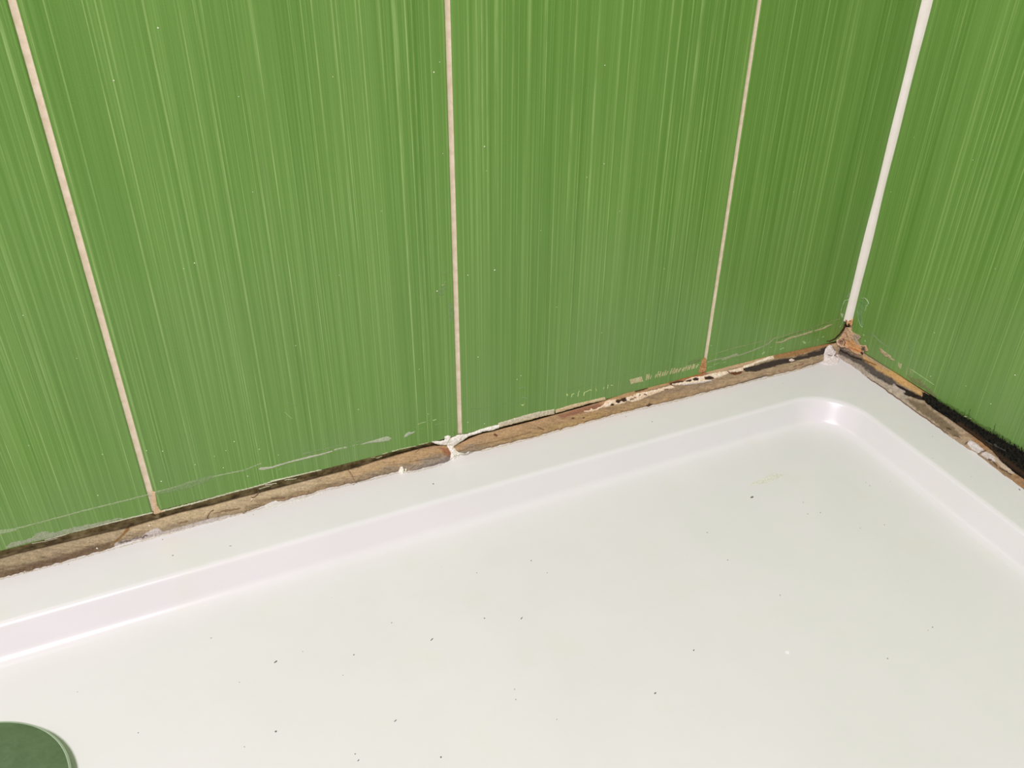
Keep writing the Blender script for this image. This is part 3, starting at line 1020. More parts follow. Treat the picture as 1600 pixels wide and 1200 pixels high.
# right wall
residue([S([(1362, 522), (1368, 526), (1374, 533), (1385, 541), (1395, 548), (1402, 554)], (3.0, 1.0))], ((118, 148, 104), (142, 164, 126)),
        'pale scratch descending from the corner on the right wall', alpha=0.7, jit=0.3)
residue([P([(1373.5, 544), (1376, 543), (1381, 548), (1390, 554), (1395, 560), (1400, 563), (1396, 564.5), (1388, 559), (1382, 557), (1376, 551)])],
        ((158, 138, 104), (190, 176, 136)), 'beige flaky scrape on the right wall, nearest the corner', jit=0.4, h=0.4)
residue([P([(1403.5, 565), (1406, 568), (1409.5, 568), (1408, 578), (1404, 574), (1403, 572)])], ((168, 166, 120), (190, 186, 144)),
        'small upright beige fleck, right of the flaky scrape on the right wall', jit=0.3)
residue([S([(1417, 575), (1416, 586)], 2), S([(1422, 576), (1423, 584)], 2.4)], ((150, 156, 112), (168, 170, 128)), 'pair of upright beige ticks on the right wall', jit=0.3, alpha=0.85)
residue([S([(1424, 577.5), (1440, 588), (1459, 601)], 1.5)], ((160, 196, 122), (176, 208, 140)), 'bright straight scratch on the right wall, beginning by the upright ticks', jit=0.12)
residue([P([(1418, 586), (1430, 592), (1438, 592), (1444, 600), (1452, 606), (1462, 616), (1466, 622), (1456, 618), (1446, 608), (1434, 602), (1424, 596)])],
        ((112, 112, 78), (134, 128, 94)), 'murky brownish film under the bright scratch on the right wall', alpha=0.6, jit=0.8, h=0.2)
residue([S([(1500, 622), (1530, 641), (1560, 662), (1590, 682), (1615, 699)], 1.1)], ((120, 152, 70), (140, 168, 90)), 'long faint scratch above the black mould', alpha=0.7, jit=0.15, h=0.1)
residue([S([(1422, 536), (1424, 548), (1420, 556)], 3), S([(1420, 544), (1416, 552)], 2)], ((108, 146, 96), (124, 158, 112)), 'faint misty smudge on the right wall above the upright ticks',
        alpha=0.45, jit=1.2, h=0.1)
residue([P([(690, 428), (697, 423), (697, 436), (693, 444), (686, 452), (684, 462), (691, 462), (696, 448), (698, 430)])], ((112, 136, 92), (132, 150, 110)),
        'misty grey smudge left of the second grout line, halfway up', alpha=0.45, jit=1.5, h=0.1)
residue([S([(691, 446), (695, 444)], 1.8)], ((170, 182, 130), (180, 190, 140)), 'tiny pale nick inside the misty smudge left of the second grout line', jit=0.1)
residue([P([(700, 476), (708, 470), (709, 500), (702, 504)])], ((118, 140, 100), (134, 150, 118)), 'misty streak touching the second grout line', alpha=0.35, jit=1.2, h=0.1)
residue([S([(445, 644), (456, 654)], 1.2)], ((160, 192, 126), (176, 204, 146)), 'short bright slanting nick in the middle of the wide tile', jit=0.15)
residue([S([(447, 628), (458, 632), (466, 635)], 1.2)], ((134, 158, 110), (146, 168, 124)), 'faint grey nick above the slanting nick in the wide tile', jit=0.4, alpha=0.6)
# corner films
residue([S([(1327, 468), (1320, 469.5), (1317, 476), (1314.5, 483), (1314, 490)], (1.8, 1.2)), P([(1313.5, 490), (1318, 490), (1317, 496), (1315, 498)]), S([(1318, 500), (1316, 506), (1312, 512)], 1.4)],
        ((156, 184, 132), (190, 208, 166)), 'curled thin film of clear sealant left of the corner bead', name='sealant_film', h=0.5, jit=0.2)
residue([P([(1336, 440), (1331, 452), (1322, 464), (1328, 466)])], ((124, 150, 110), (150, 170, 136)), 'hazy film along the left edge of the corner bead', name='sealant_film', alpha=0.5, h=0.2)
residue([S([(1346, 466), (1351, 465.5), (1354, 468), (1357.5, 474)], (1.2, 2)), S([(1357, 474), (1353, 479), (1351.5, 486)], (2, 1.2))],
        ((156, 190, 132), (184, 208, 160)), 'hooked thin flap of clear sealant right of the corner bead', name='sealant_film', h=0.6, jit=0.15)
residue([P([(1343, 470), (1350, 468), (1354, 474), (1349, 484), (1347, 500), (1346, 510), (1342, 505), (1340, 492)])], ((98, 140, 84), (122, 158, 104)),
        'translucent film hanging right of the corner bead end', name='sealant_film', alpha=0.5, h=0.2, jit=0.4)
residue([S([(1340, 484), (1341, 497), (1344, 508), (1347, 511)], (1.2, 2.4)), S([(1346, 486), (1347, 500), (1347, 510)], 1)], ((132, 172, 118), (160, 190, 146)),
        'pale drip-shaped edge below the hooked flap of clear sealant', name='sealant_film', h=0.3, jit=0.2)
residue([S([(1349, 523), (1350, 524)], 2), S([(1351, 532), (1352, 533)], 1.8)], ((150, 190, 124), (170, 204, 144)), 'two pale dots right of the tan corner lump', jit=0.15)

# foot of the grout lines
rg = residue([P([(1097, 562), (1100, 558), (1104, 561), (1104, 568), (1104, 579), (1098, 582), (1090, 583), (1094, 572)])], ((176, 112, 66), (206, 160, 116)),
             'rust coloured stain over the foot of the third grout line', name='rust_stain', cat='stain', h=0.2, jit=0.4, alpha=0.9, base=0.0001)
residue([P([(236, 767), (243, 768), (246, 790), (251, 797), (258, 799), (243, 804), (240, 803), (239, 786)])], ((206, 172, 130), (218, 192, 156)),
        'tan flared foot of the first grout line', name='grout_foot', cat='grout', h=0.3, jit=0.3, alpha=0.95)

fx = np.arange(-20, 1286, 10.0)
residue([S([(x, float(BOT_L(x)) + 2.2) for x in fx if not 180 < x < 470 and x < 700], 2.2)], ((214, 200, 178), (234, 226, 212)),
        'thin cream smear of sealant on the rim along the left half of the tan strip', jit=0.7, h=0.06, name='sealant_smear', gain=1.0)
residue([S([(x, float(BOT_L(x)) + 2.0) for x in fx if x > 740], 1.6)], ((220, 204, 170), (234, 222, 200)),
        'thin cream smear of sealant on the rim along the right half of the tan strip', jit=0.6, h=0.06, name='sealant_smear', gain=1.0)
residue([P([(412, 790), (424, 784), (430, 782), (440, 785), (452, 781), (457, 777), (462, 780), (480, 776), (492, 771), (500, 768), (512, 768), (495, 775), (470, 783), (440, 790), (415, 796)])],
        ((232, 228, 218), (240, 237, 230)), 'torn white flake edge of fresh sealant lapping the tan strip, below the wide tile', jit=0.5, h=0.35, name='sealant_flake', cat='sealant', gain=1.05)
residue([S([(552, 757), (560, 753), (566, 751)], (1.6, 2.2)), S([(566, 751), (575, 749)], (2.2, 0.8))], ((92, 88, 84), (130, 124, 116)),
        'dark crack where the tan strip lifts off the tray rim, left of the white crumb', jit=0.3, h=0.05, name='crack', cat='crack', gain=1.0)
residue([S([(34, 894.5), (42, 893), (52, 891)], (1.0, 2.0))], ((120, 96, 66), (150, 128, 96)),
        'small brown crack in the tray rim smear near the left end of the strip', jit=0.3, h=0.05, name='crack', cat='crack', gain=1.0)
residue([P([(722, 709), (735, 707), (742, 704), (738, 708), (730, 711), (720, 712)])], ((150, 140, 130), (190, 182, 172)),
        'grey lifted edge just right of the foot of the white bridge', jit=0.3, h=0.2, name='sealant_flake', cat='sealant', gain=1.0)

# white bridge, cream lips, lumps
o = relief('sealant_bridge', [P([(673, 690), (684, 689), (694, 688), (695, 685.5), (694, 682), (700, 680), (704, 681), (704, 684), (712, 681), (717, 679), (727, 678),
                                 (739, 675), (749, 671), (764, 666.5), (780, 663), (780, 668), (769.5, 672), (754, 674.5), (743, 678.5), (733, 681), (727.5, 684.6), (721, 689),
                                 (715, 693), (709.5, 696), (709, 699.5), (713, 705), (717, 707), (724, 708.5), (736, 705.5), (732, 709), (722, 711), (715, 714), (710, 718),
                                 (703, 719), (704, 709), (701, 703), (699, 699), (696.5, 695), (687, 695), (678, 692.5)])],
           ((218, 212, 196), (238, 234, 220)), 1.6, edge=4, jit=0.25, base=0.0003, rough=0.5)
tag(o, 'white torn bridge of fresh sealant crossing the tan strip below the second grout line', 'sealant')
o = relief('sealant_lip', [P([(778, 661), (800, 654.5), (825, 647), (850, 641.5), (866, 639), (867, 647), (850, 650), (838, 653), (830, 656), (815, 659), (800, 663), (780, 668)])],
           ((182, 178, 150), (214, 200, 172)), 0.8, edge=3, jit=0.35, base=0.0002, rough=0.5,
           layers=[([S([(780, 667), (800, 661), (830, 654), (866, 645)], 2.5)], (216, 198, 162), 2, 0.5, 0.2)])
tag(o, 'greyish cream lip of sealant under the tile, right of the white bridge', 'sealant')
o = relief('sealant_lip', [P([(868, 640), (890, 633), (920, 626), (945, 620), (947, 625), (920, 631), (890, 639.5), (868, 646)])],
           ((190, 168, 124), (210, 192, 154)), 0.7, edge=3, jit=0.3, base=0.0002, rough=0.5)
tag(o, 'narrow tan lip of sealant under the tile, ending where the cream flakes begin', 'sealant')
HOLE = (62, 44, 30)
o = relief('sealant_flake', [P([(944, 629), (950, 625), (960, 624), (980, 620), (992, 615), (1020, 610), (1042, 604), (1046, 602), (1056, 606), (1037, 611), (1025, 615), (1012, 620),
                                (1000, 625), (988, 629), (979, 627), (975, 631), (962, 633), (950, 636), (938, 638), (934, 641), (925, 644), (911, 644.5), (912, 642), (921, 641), (923, 638), (928, 640), (940, 634)])],
           ((214, 186, 150), (238, 222, 196)), 0.8, edge=2.5, jit=0.45, base=0.0003, rough=0.8,
           layers=[([P([(960, 629), (963, 624), (970, 622), (977, 621), (978, 627), (974, 629), (970, 627), (965, 631)])], HOLE, 1.2, 0.3, -0.6),
                   ([P([(952, 634), (955, 631), (959, 632), (958, 635), (953, 636)])], HOLE, 1.2, 0.2, -0.5),
                   ([S([(998, 618), (999, 618)], 2), S([(1006, 617), (1008, 618)], 2), S([(990, 622), (992, 622)], 2), S([(984, 625), (988, 624)], 2), S([(1038, 610), (1042, 609)], 2.4)], (110, 78, 50), 1.4, 0.4, -0.3)])
tag(o, 'speckled cream flake of old sealant left of the rusty patch, with a dark hole', 'sealant')
o = relief('sealant_flake', [P([(1049, 600), (1067, 597), (1074, 592), (1082, 589), (1097, 588), (1107, 584.5), (1120, 582), (1130, 580), (1140, 578.5), (1160, 574), (1161, 571), (1172, 568.5), (1185, 563),
                                (1201, 557), (1208, 555.5), (1209, 561), (1197, 564), (1185, 567), (1179, 569), (1176, 572.5), (1161, 576), (1160, 580), (1150, 582), (1140, 582.5),
                                (1135, 585.5), (1125, 590), (1116, 592.5), (1110, 592), (1112, 596.5), (1085, 600.5), (1066, 602.5), (1050, 601.5)])],
           ((216, 192, 158), (242, 230, 206)), 0.9, edge=2.5, jit=0.4, base=0.0003, rough=0.8,
           layers=[([P([(1070, 595.5), (1078, 593), (1080.5, 595), (1077, 597), (1071, 597)])], HOLE, 1.2, 0.2, -0.6),
                   ([P([(1081, 592.5), (1086, 590), (1091, 592), (1089, 595.5), (1083, 595.5)])], HOLE, 1.2, 0.2, -0.6),
                   ([P([(1099, 590), (1108, 588), (1113, 590), (1115, 592), (1108, 594), (1100, 594)])], HOLE, 1.2, 0.3, -0.6),
                   ([S([(1167, 567), (1172, 565)], 2.5), S([(1136, 581), (1142, 586)], 2)], (120, 82, 50), 1.5, 0.3, -0.4),
                   ([S([(1062, 602), (1085, 600), (1110, 596)], 2)], (226, 222, 216), 1.5, 0.3, 0.2)])
tag(o, 'long pitted cream flake of old sealant just right of the third grout line foot', 'sealant')
o = relief('sealant_crumb', [P([(1232, 562), (1236, 560), (1241, 563), (1238, 566), (1232, 565)])], ((206, 186, 168), (226, 212, 198)), 0.9, jit=0.3, base=0.0003)
tag(o, 'pinkish crumb of sealant in the dark groove near the corner', 'sealant')
o = relief('sealant_crumb', [P([(624, 733), (625, 729.5), (629, 729), (631, 733), (632, 737), (630, 741), (626, 740), (622, 738)]), P([(632, 733), (635, 731), (636, 736), (633, 738)])],
           ((228, 222, 198), (242, 238, 220)), 1.6, jit=0.25, base=0.0003)
tag(o, 'small white crumb on the lower edge of the tan strip, left of the white bridge', 'sealant')
o = relief('sealant_crumb', [S([(393, 779), (395, 780), (391, 784)], (2.5, 1.5))], ((206, 188, 160), (224, 208, 182)), 0.8, jit=0.25, base=0.0003)
tag(o, 'tiny pinkish crumb of sealant by the curled hair', 'sealant')
o = relief('sealant_crumb', [S([(233, 821), (234.5, 822)], 3)], ((220, 214, 196), (236, 232, 214)), 1.2, jit=0.1, base=0.0003)
tag(o, 'tiny cream crumb of sealant under the first grout line', 'sealant')
o = relief('sealant_crumb', [S([(151.5, 857), (153, 857.5)], 2.6)], ((226, 222, 206), (240, 238, 226)), 1.2, jit=0.1, base=0.0003)
tag(o, 'tiny white crumb at the lower edge of the strip, left of the amber streak', 'sealant')

o = relief('sealant_smear', [P([(1295, 539), (1300, 540), (1304, 547), (1309, 554), (1313, 562), (1308, 568), (1296, 571), (1282, 567.5), (1287, 562), (1286, 553), (1289, 545)])],
           ((208, 200, 190), (232, 224, 216)), 1.3, edge=5, jit=0.3, base=0.0004, rough=0.6, nrm=(-0.4, -0.5, 0.75),
           layers=[([S([(1293, 556), (1299, 557)], 1.6), S([(1300, 543), (1303, 548)], 2.5), S([(1304, 556), (1308, 559)], 1.5)], (140, 128, 118), 2, 0.6, -0.2)])
tag(o, 'whitish smeared lump of sealant at the inner corner of the tray rim', 'sealant')
o = relief('sealant_lump', [P([(1321, 509), (1327, 505), (1332, 507), (1331, 517), (1334, 520), (1343, 523), (1345, 528), (1341, 532), (1345, 539), (1353, 539), (1356, 544), (1356, 549), (1350, 549), (1349, 553),
                               (1347, 556), (1342, 555), (1334, 553), (1326, 546), (1320, 544), (1314, 544), (1308, 540), (1306, 532), (1311, 528), (1315, 522), (1318, 516)])],
           ((168, 138, 106), (206, 178, 138)), 3.6, edge=9, jit=0.5, base=0.0006, rough=0.45, nrm=(-0.62, -0.62, 0.45), step=0.4,
           layers=[([P([(1325, 530), (1338, 534), (1346, 543), (1345, 552), (1336, 550), (1326, 542), (1319, 538)])], (208, 160, 104), 4, 1, 0.3),
                   ([S([(1326, 544), (1336, 547), (1344, 549)], 2)], (196, 122, 62), 3, 0.6, -0.3),
                   ([S([(1309, 530), (1307.5, 535), (1311, 541), (1315, 543)], 2.2)], (232, 208, 176), 1.5, 0.3, 0.8),
                   ([P([(1311, 531), (1317, 532), (1317, 539), (1312, 538)])], (150, 124, 98), 2, 0.4, -0.8),
                   ([S([(1317, 530), (1320, 535), (1319, 541)], 1.4)], (84, 54, 34), 1.4, 0.4, -0.8),
                   ([P([(1333, 521), (1343, 524), (1344, 529), (1340, 534), (1344, 539), (1338, 538), (1333, 530)])], (176, 160, 132), 2, 0.5, -0.3),
                   ([P([(1345, 541), (1351, 542), (1351, 549), (1346, 548)])], (112, 96, 72), 2.5, 0.5, -0.8),
                   ([S([(1346, 551), (1348, 554)], 3.5)], (46, 32, 26), 1.8, 0.3, -0.8),
                   ([P([(1322, 506), (1328, 503), (1329, 508), (1326, 511), (1322, 511)])], (34, 22, 14), 1.8, 0.2, -2.0),
                   ([S([(1321, 510), (1318, 516), (1313, 524)], 2)], (70, 46, 30), 1.8, 0.4, -0.5)])
tag(o, 'crusty tan and orange lump of sealant in the corner under the white bead', 'sealant')
o = relief('dirt_line', [S([(1321, 507), (1318, 514), (1312, 522), (1305, 529), (1297, 533), (1292, 533)], (3.2, 1.8))], ((48, 32, 20), (84, 58, 36)), 0.3, jit=0.3, base=0.0003)
tag(o, 'dark brown grime line left of the tan corner lump', 'grime')


# mould with a spiky fringe creeping up the tile
def mould():
    rs2 = np.random.RandomState(12)
    top = []
    x = 1444.0
    while x < 1618:
        yt = float(yt_right(x))
        k = np.clip((x - 1440) / 120, 0.05, 1)
        base_y = yt + 1.5 - 4 * np.clip((x - 1530) / 60, 0, 1)
        top.append((x, base_y))
        if x > 1480:
            hgt = rs2.uniform(1.5, 5.5) * k * (1.9 if x > 1545 else 1)
            top.append((x + 1.4, base_y - hgt + 0.8)); top.append((x + 2.0, base_y + 1.2 + 0.6))
        x += rs2.uniform(1.6, 3.4)
    bot = [(1620, 762), (1600, 749), (1585, 739), (1565, 722), (1552, 706), (1530, 689), (1520, 681), (1500, 667), (1480, 653), (1460, 640), (1447, 629), (1441, 621)]
    o = relief('mould_patch', [P(top + bot)], ((12, 12, 9), (40, 38, 30)), 0.9, edge=6, jit=0.35, mat=M_MOLD, gain=1.0, base=0.0003, rough=1.2, step=0.5,
               layers=[([S([(1560, 700), (1572, 706)], 1), S([(1540, 690), (1552, 697)], 1), S([(1555, 696), (1558, 699)], 2.2)], (84, 84, 76), 1.6, 0.6, 0),
                       ([S([(1500, 664), (1530, 685), (1560, 712), (1600, 742)], 5)], (66, 50, 34), 6, 1.5, 0)])
    tag(o, 'thick black mould creeping up the right wall tile from the joint', 'mould')
    o = relief('mould_streak', [S([(1506, 652), (1509, 640)], (2.4, 1.2)), S([(1512, 654), (1517, 636)], (2.4, 1.0))], ((52, 62, 30), (74, 88, 44)), 0.2, jit=0.5, alpha=0.7)
    tag(o, 'pair of thin dark mould streaks rising above the left half of the black mould', 'mould')
    o = relief('mould_streak', [S([(1550, 678), (1556, 662)], (3.4, 1.6)), S([(1545, 674), (1548, 670)], 2)], ((48, 62, 28), (72, 92, 44)), 0.2, jit=0.6, alpha=0.65)
    tag(o, 'single wide dark mould streak rising above the right half of the black mould', 'mould')
    o = relief('mould_haze', [P([(1462, 621), (1480, 630), (1500, 640), (1530, 660), (1560, 676), (1590, 695), (1610, 708), (1610, 716), (1575, 697), (1530, 668), (1490, 641), (1465, 626)])],
               ((58, 70, 34), (84, 104, 54)), 0.05, jit=1.3, alpha=0.5, edge=1)
    tag(o, 'thin dark green haze of mould along the upper edge of the black mould', 'mould')
    o = relief('sealant_crumb', [S([(1508, 650.5), (1511, 651.5)], 2), S([(1516, 654), (1517, 654)], 2)], ((120, 124, 84), (160, 166, 120)), 0.5, jit=0.2, base=0.0009)
    tag(o, 'two pale crumbs on the upper edge of the black mould', 'sealant')


mould()


# ------------------------------------------------------------------ corner bead
def bead():
    e = on_plane(np.array([1327.0]), np.array([500.0]), 1, 0.0)[0]
    z0 = float(e[2])
    v, f = [], []
    nz, na = 420, 13
    rr = np.random.RandomState(3)
    wob = 0
    for i in range(nz + 1):
        s = i / nz
        z = z0 + (1.995 - z0) * s ** 1.6
        leg = 0.0054 + 0.0004 * math.sin(z * 23) + 0.0003 * math.sin(z * 61 + 1)
        if i < 4:
            leg *= 0.86 + 0.035 * i
        for k in range(na):
            t = k / (na - 1)
            # slightly swollen triangular fillet between the two walls
            a = np.array([-leg * (1 - t), -leg * t])
            b = np.array([-1, -1]) * 0.0009 * math.sin(math.pi * t)
            p = a + b
            v.append((p[0] - 0.00005, p[1] - 0.00005, z))
    for i in range(nz):
        for k in range(na - 1):
            f.append((i * na + k, i * na + k + 1, (i + 1) * na + k + 1, (i + 1) * na + k))
    # end cap
    c = len(v); v.append((0.0, 0.0, z0 + 0.0005))
    for k in range(na - 1):
        f.append((c, k + 1, k))
    o = link('corner_sealant_bead', v, f, M_BEAD, smooth=True)
    tag(o, 'straight smooth cream bead of sealant down the corner between the two green walls', 'sealant')
    q = relief('brown_end', [P([(1320.5, 497), (1326, 498.5), (1333.5, 498), (1332, 506), (1328, 507), (1322, 506)])], ((190, 140, 84), (222, 186, 140)), 0.8, edge=2, jit=0.3,
               base=0.0045, nrm=(-1, -1, 0.1), parent=o,
               layers=[([S([(1321, 499), (1322, 505)], 2.4), S([(1326, 504), (1327, 506)], 3)], (60, 38, 20), 1.5, 0.3, -0.4),
                       ([S([(1323, 498), (1329, 499)], 1.5)], (150, 96, 48), 1.5, 0.3, 0)])
    q['label'] = 'brown stained lower end'


bead()


# ------------------------------------------------------------------ hairs
def hair(pts, r, label, group=None, lift=0.0006):
    X = np.array([p[0] for p in pts], float); Y = np.array([p[1] for p in pts], float)
    t = np.linspace(0, len(pts) - 1, len(pts) * 6)
    # smooth (Catmull-like) interpolation by repeated averaging
    xi = np.interp(t, range(len(pts)), X); yi = np.interp(t, range(len(pts)), Y)
    for _ in range(3):
        xi[1:-1] = (xi[:-2] + xi[1:-1] * 2 + xi[2:]) / 4; yi[1:-1] = (yi[:-2] + yi[1:-1] * 2 + yi[2:]) / 4
    Pp, Nn = surf(xi, yi)
    Pp = Pp + Nn * lift
    v, f = [], []
    m = 6
    for i in range(len(Pp)):
        d = Pp[min(i + 1, len(Pp) - 1)] - Pp[max(i - 1, 0)]; d = d / (np.linalg.norm(d) + 1e-12)
        a = np.cross(d, Nn[i]); a = a / (np.linalg.norm(a) + 1e-12); b = np.cross(a, d)
        for k in range(m):
            an = 2 * math.pi * k / m
            v.append(Pp[i] + (a * math.cos(an) + b * math.sin(an)) * r)
    for i in range(len(Pp) - 1):
        for k in range(m):
            k2 = (k + 1) % m
            f.append((i * m + k, i * m + k2, (i + 1) * m + k2, (i + 1) * m + k))
    f.append(tuple(range(m))[::-1]); f.append(tuple((len(Pp) - 1) * m + k for k in range(m)))
    o = link('hair_strand', v, f, M_HAIR, smooth=True)
    return tag(o, label, 'hair', group)


hair([(334, 797), (329, 800), (326, 804), (324, 808), (325, 811)], 0.00022, 'small brown curl of hair on the tan strip, right of the first grout line')
hair([(402, 765), (404, 768), (402, 773), (397, 777), (392, 778)], 0.00022, 'thin curled hair below the widest pale scrape, hanging over the dark joint')
hair([(655, 699), (653, 704), (648, 707)], 0.00012, 'very fine short hair under the tile edge left of the white bridge')
hair([(708, 674), (711, 679), (712, 683)], 0.00012, 'fine pale bristle standing above the white bridge')


# ------------------------------------------------------------------ specks
def speck_mesh(name, n=3):
    out = []
    for s in range(n):
        rr = np.random.RandomState(s + 50)
        v, f = [], []
        m = 9
        for ring, (r, h) in enumerate(((1.0, 0.0), (0.8, 0.45), (0.4, 0.7))):
            for k in range(m):
                a = 2 * math.pi * k / m
                q = r * rr.uniform(0.75, 1.15)
                v.append((q * math.cos(a), q * math.sin(a), h))
        v.append((0, 0, 0.8))
        for ring in range(2):
            for k in range(m):
                k2 = (k + 1) % m
                f.append((ring * m + k, ring * m + k2, (ring + 1) * m + k2, (ring + 1) * m + k))
        for k in range(m):
            f.append((2 * m + k, 2 * m + (k + 1) % m, 3 * m))
        f.append(tuple(range(m))[::-1])
        me = bpy.data.meshes.new(name)
        me.from_pydata(v, [], f)
        me.polygons.foreach_set('use_smooth', [True] * len(me.polygons))
        out.append(me)
    return out


MESH_D = speck_mesh('dirt_speck'); MESH_W = speck_mesh('grit_speck')
for m in MESH_D: m.materials.append(M_SPECK_D)
for m in MESH_W: m.materials.append(M_SPECK_W)


def put_speck(name, meshes, loc, nrm, sx, sy, rot, label, cat, group):
    o = bpy.data.objects.new(name, random.choice(meshes))
    COL.objects.link(o)
    q = Vector(nrm).to_track_quat('Z', 'Y')
    o.rotation_mode = 'QUATERNION'
    from mathutils import Quaternion
    o.rotation_quaternion = q @ Quaternion((0, 0, 1), rot)
    o.location = loc
    o.scale = (sx, sy, min(sx, sy) * 0.7)
    tag(o, label, cat, group)
    return o


FLOOR_SPECKS = [(1175, 777, 2.4, 1), (1353, 754, 1, 0), (1359, 759, 1.2, 0), (1391, 753, 1.8, 0), (1255, 785, 1, 0), (1262, 803, 1, 0), (1282, 801, 1.1, 0), (1105, 832, 1.1, 0),
                (1137, 875, 1.1, 0), (1344, 825, 0.9, 0), (1382, 820, 0.8, 1), (1457, 980, 1.1, 0), (1450, 985, 0.7, 0), (1219, 930, 0.8, 1), (1084, 1016, 1.1, 1), (1387, 1029, 1.1, 0),
                (1024, 1083, 1.3, 1), (1190, 665, 1.2, 0), (1262, 664, 1.1, 0), (1151, 698, 0.8, 0), (1122, 732, 0.8, 0), (431, 1034, 1.4, 2), (431, 1143, 1.7, 0), (553, 1023, 1.2, 0),
                (555, 1178, 1.1, 0), (689, 1183, 1.5, 0), (757, 966, 1.3, 0), (675, 999, 1.0, 4), (815, 966, 0.9, 4), (618, 1126, 0.9, 3), (830, 876, 1.3, 0), (855, 895, 0.9, 0),
                (745, 895, 0.9, 0), (518, 934, 0.8, 1), (473, 1018, 0.8, 0), (374, 1066, 0.8, 0), (216, 1145, 0.9, 0), (382, 1167, 0.8, 0), (536, 1055, 0.8, 0), (804, 1077, 0.9, 0),
                (330, 997, 0.8, 3), (806, 1093, 0.9, 0), (870, 1124, 0.8, 0), (612, 973, 0.8, 1), (690, 886, 0.7, 0), (122, 1011, 1.2, 0), (121, 1081, 0.7, 0), (560, 1188, 0.9, 2)]
RIM_SPECKS = [(677, 756, 1.5, 0), (978, 651, 1.2, 0), (1019, 659, 1.3, 0), (270, 868, 1.3, 0), (1457, 682, 1, 0), (1457, 716, 0.9, 0), (1518, 745, 0.9, 0), (1223, 599, 0.9, 0), (1593, 765, 1.6, 1),
              (360, 853, 0.8, 3), (254, 843, 0.9, 1), (107, 882, 0.9, 0), (396, 804, 0.9, 0)]
for (x, y, s, el) in FLOOR_SPECKS:
    p = on_plane(np.array([x * 1.0]), np.array([y * 1.0]), 2, FLOOR_Z)[0]
    if y < 720: p = p + np.array([0, 0, 0.0])
    r = s * 0.00042
    put_speck('dirt_speck', MESH_D, p, (0, 0, 1), r * (1 + 0.7 * el), r, 0.4 + random.uniform(-0.4, 0.4) if el else random.uniform(0, 3),
              'tiny dark grey speck of dirt on the white tray floor', 'dirt', 'dark specks on the tray floor')
for (x, y, s, el) in RIM_SPECKS:
    p = on_plane(np.array([x * 1.0]), np.array([y * 1.0]), 2, ZR)[0]
    r = s * 0.00042
    put_speck('dirt_speck', MESH_D, p, (0, 0, 1), r * (1 + 0.7 * el), r, random.uniform(0, 3),
              'tiny dark grey speck of dirt on the flat tray rim', 'dirt', 'dark specks on the tray rim')
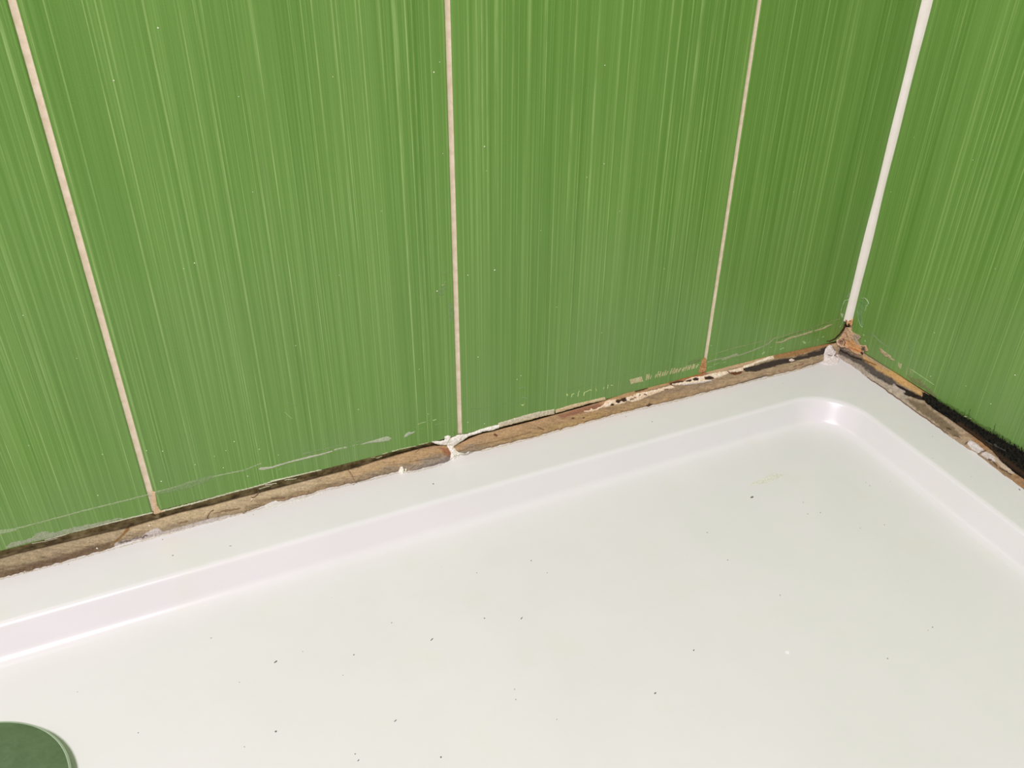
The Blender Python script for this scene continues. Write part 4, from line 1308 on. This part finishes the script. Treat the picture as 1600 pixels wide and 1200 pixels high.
WALL_SPECKS = [(247, 44, 1.4), (178, 126, 1.3), (757, 229, 1.6), (945, 102, 1.2), (773, 422, 1.9), (731, 430, 1.3), (683, 455, 1.6), (678, 113, 1.6), (373, 151, 0.8), (944, 256, 1.1),
               (917, 277, 1), (760, 267, 0.8), (687, 97, 0.9), (692, 240, 0.8), (304, 411, 1.4), (287, 420, 1), (252, 752, 1.5), (229, 704, 1.1), (254, 705, 1.2), (160, 710, 1.0), (153, 774, 1.2),
               (366, 690, 1.2), (305, 726, 1.1), (335, 713, 0.9), (353, 704, 1.0), (349, 731, 1.3), (405, 702, 1.2), (435, 711, 1), (747, 558, 1.4), (814, 587, 1.2), (808, 593, 1.1), (731, 660, 1.2),
               (757, 662, 1.3), (1111, 540, 1.2), (655, 577, 0.9), (669, 647, 1), (45, 696, 0.9), (36, 493, 0.9), (530, 430, 0.8), (560, 640, 0.9), (870, 480, 0.9), (968, 330, 0.8), (1038, 420, 0.9),
               (1095, 236, 0.9), (596, 330, 0.8), (462, 540, 0.9), (120, 560, 0.8), (845, 360, 0.8), (395, 300, 0.8), (520, 120, 0.8), (940, 520, 0.9), (1010, 500, 0.8), (1240, 300, 0.9), (387, 744, 1.4)]
for (x, y, s) in WALL_SPECKS:
    p = on_plane(np.array([x * 1.0]), np.array([y * 1.0]), 1, 0.0)[0]
    r = s * 0.00042
    put_speck('grit_speck', MESH_W, p, (0, -1, 0), r, r, random.uniform(0, 3), 'tiny pale grit speck stuck to the green tiles of the left wall', 'grit', 'pale specks on the left wall')
for (x, y, s) in [(1586, 586, 1.6), (1509, 603, 1.1), (1548, 631, 1.2), (1454, 588, 1.3), (1460, 520, 1.2), (1483, 468, 0.9), (1392, 300, 0.9), (1520, 250, 0.9), (1555, 420, 0.9), (1428, 215, 0.8)]:
    p = on_plane(np.array([x * 1.0]), np.array([y * 1.0]), 0, 0.0)[0]
    r = s * 0.00042
    put_speck('grit_speck', MESH_W, p, (-1, 0, 0), r, r, random.uniform(0, 3), 'tiny pale grit speck stuck to the green tiles of the right wall', 'grit', 'pale specks on the right wall')


def floor_surface(z):
    def f(x, y):
        Pp = on_plane(x, y, 2, z)
        return Pp, np.broadcast_to(np.array([0, 0, 1.0]), Pp.shape)
    return f


o = relief('dried_drop', [P([(1081, 701), (1085, 700), (1088, 703), (1091, 705), (1090, 709), (1086, 708), (1083, 705)])], ((236, 236, 232), (246, 246, 242)), 0.5, jit=0.2,
           surface=floor_surface(FLOOR_Z + 0.0003))
tag(o, 'small white dried drop on the tray floor near the foot of the back slope', 'drop')
o = relief('dried_smear', [P([(1168, 759), (1180, 752), (1196, 745), (1210, 739), (1224, 741), (1220, 747), (1204, 753), (1190, 756), (1176, 758)])], ((232, 232, 216), (237, 236, 222)), 0.04,
           jit=0.7, gain=1.0, surface=floor_surface(FLOOR_Z))
tag(o, 'faint cream coloured dried smear on the tray floor below the rounded corner', 'smear')
o = relief('dried_drop', [P([(1227, 1017), (1231, 1015), (1234, 1018), (1233, 1022), (1228, 1021)])], ((238, 238, 234), (246, 246, 242)), 0.3, jit=0.2, surface=floor_surface(FLOOR_Z))
tag(o, 'small white dried drop far out on the tray floor', 'drop')
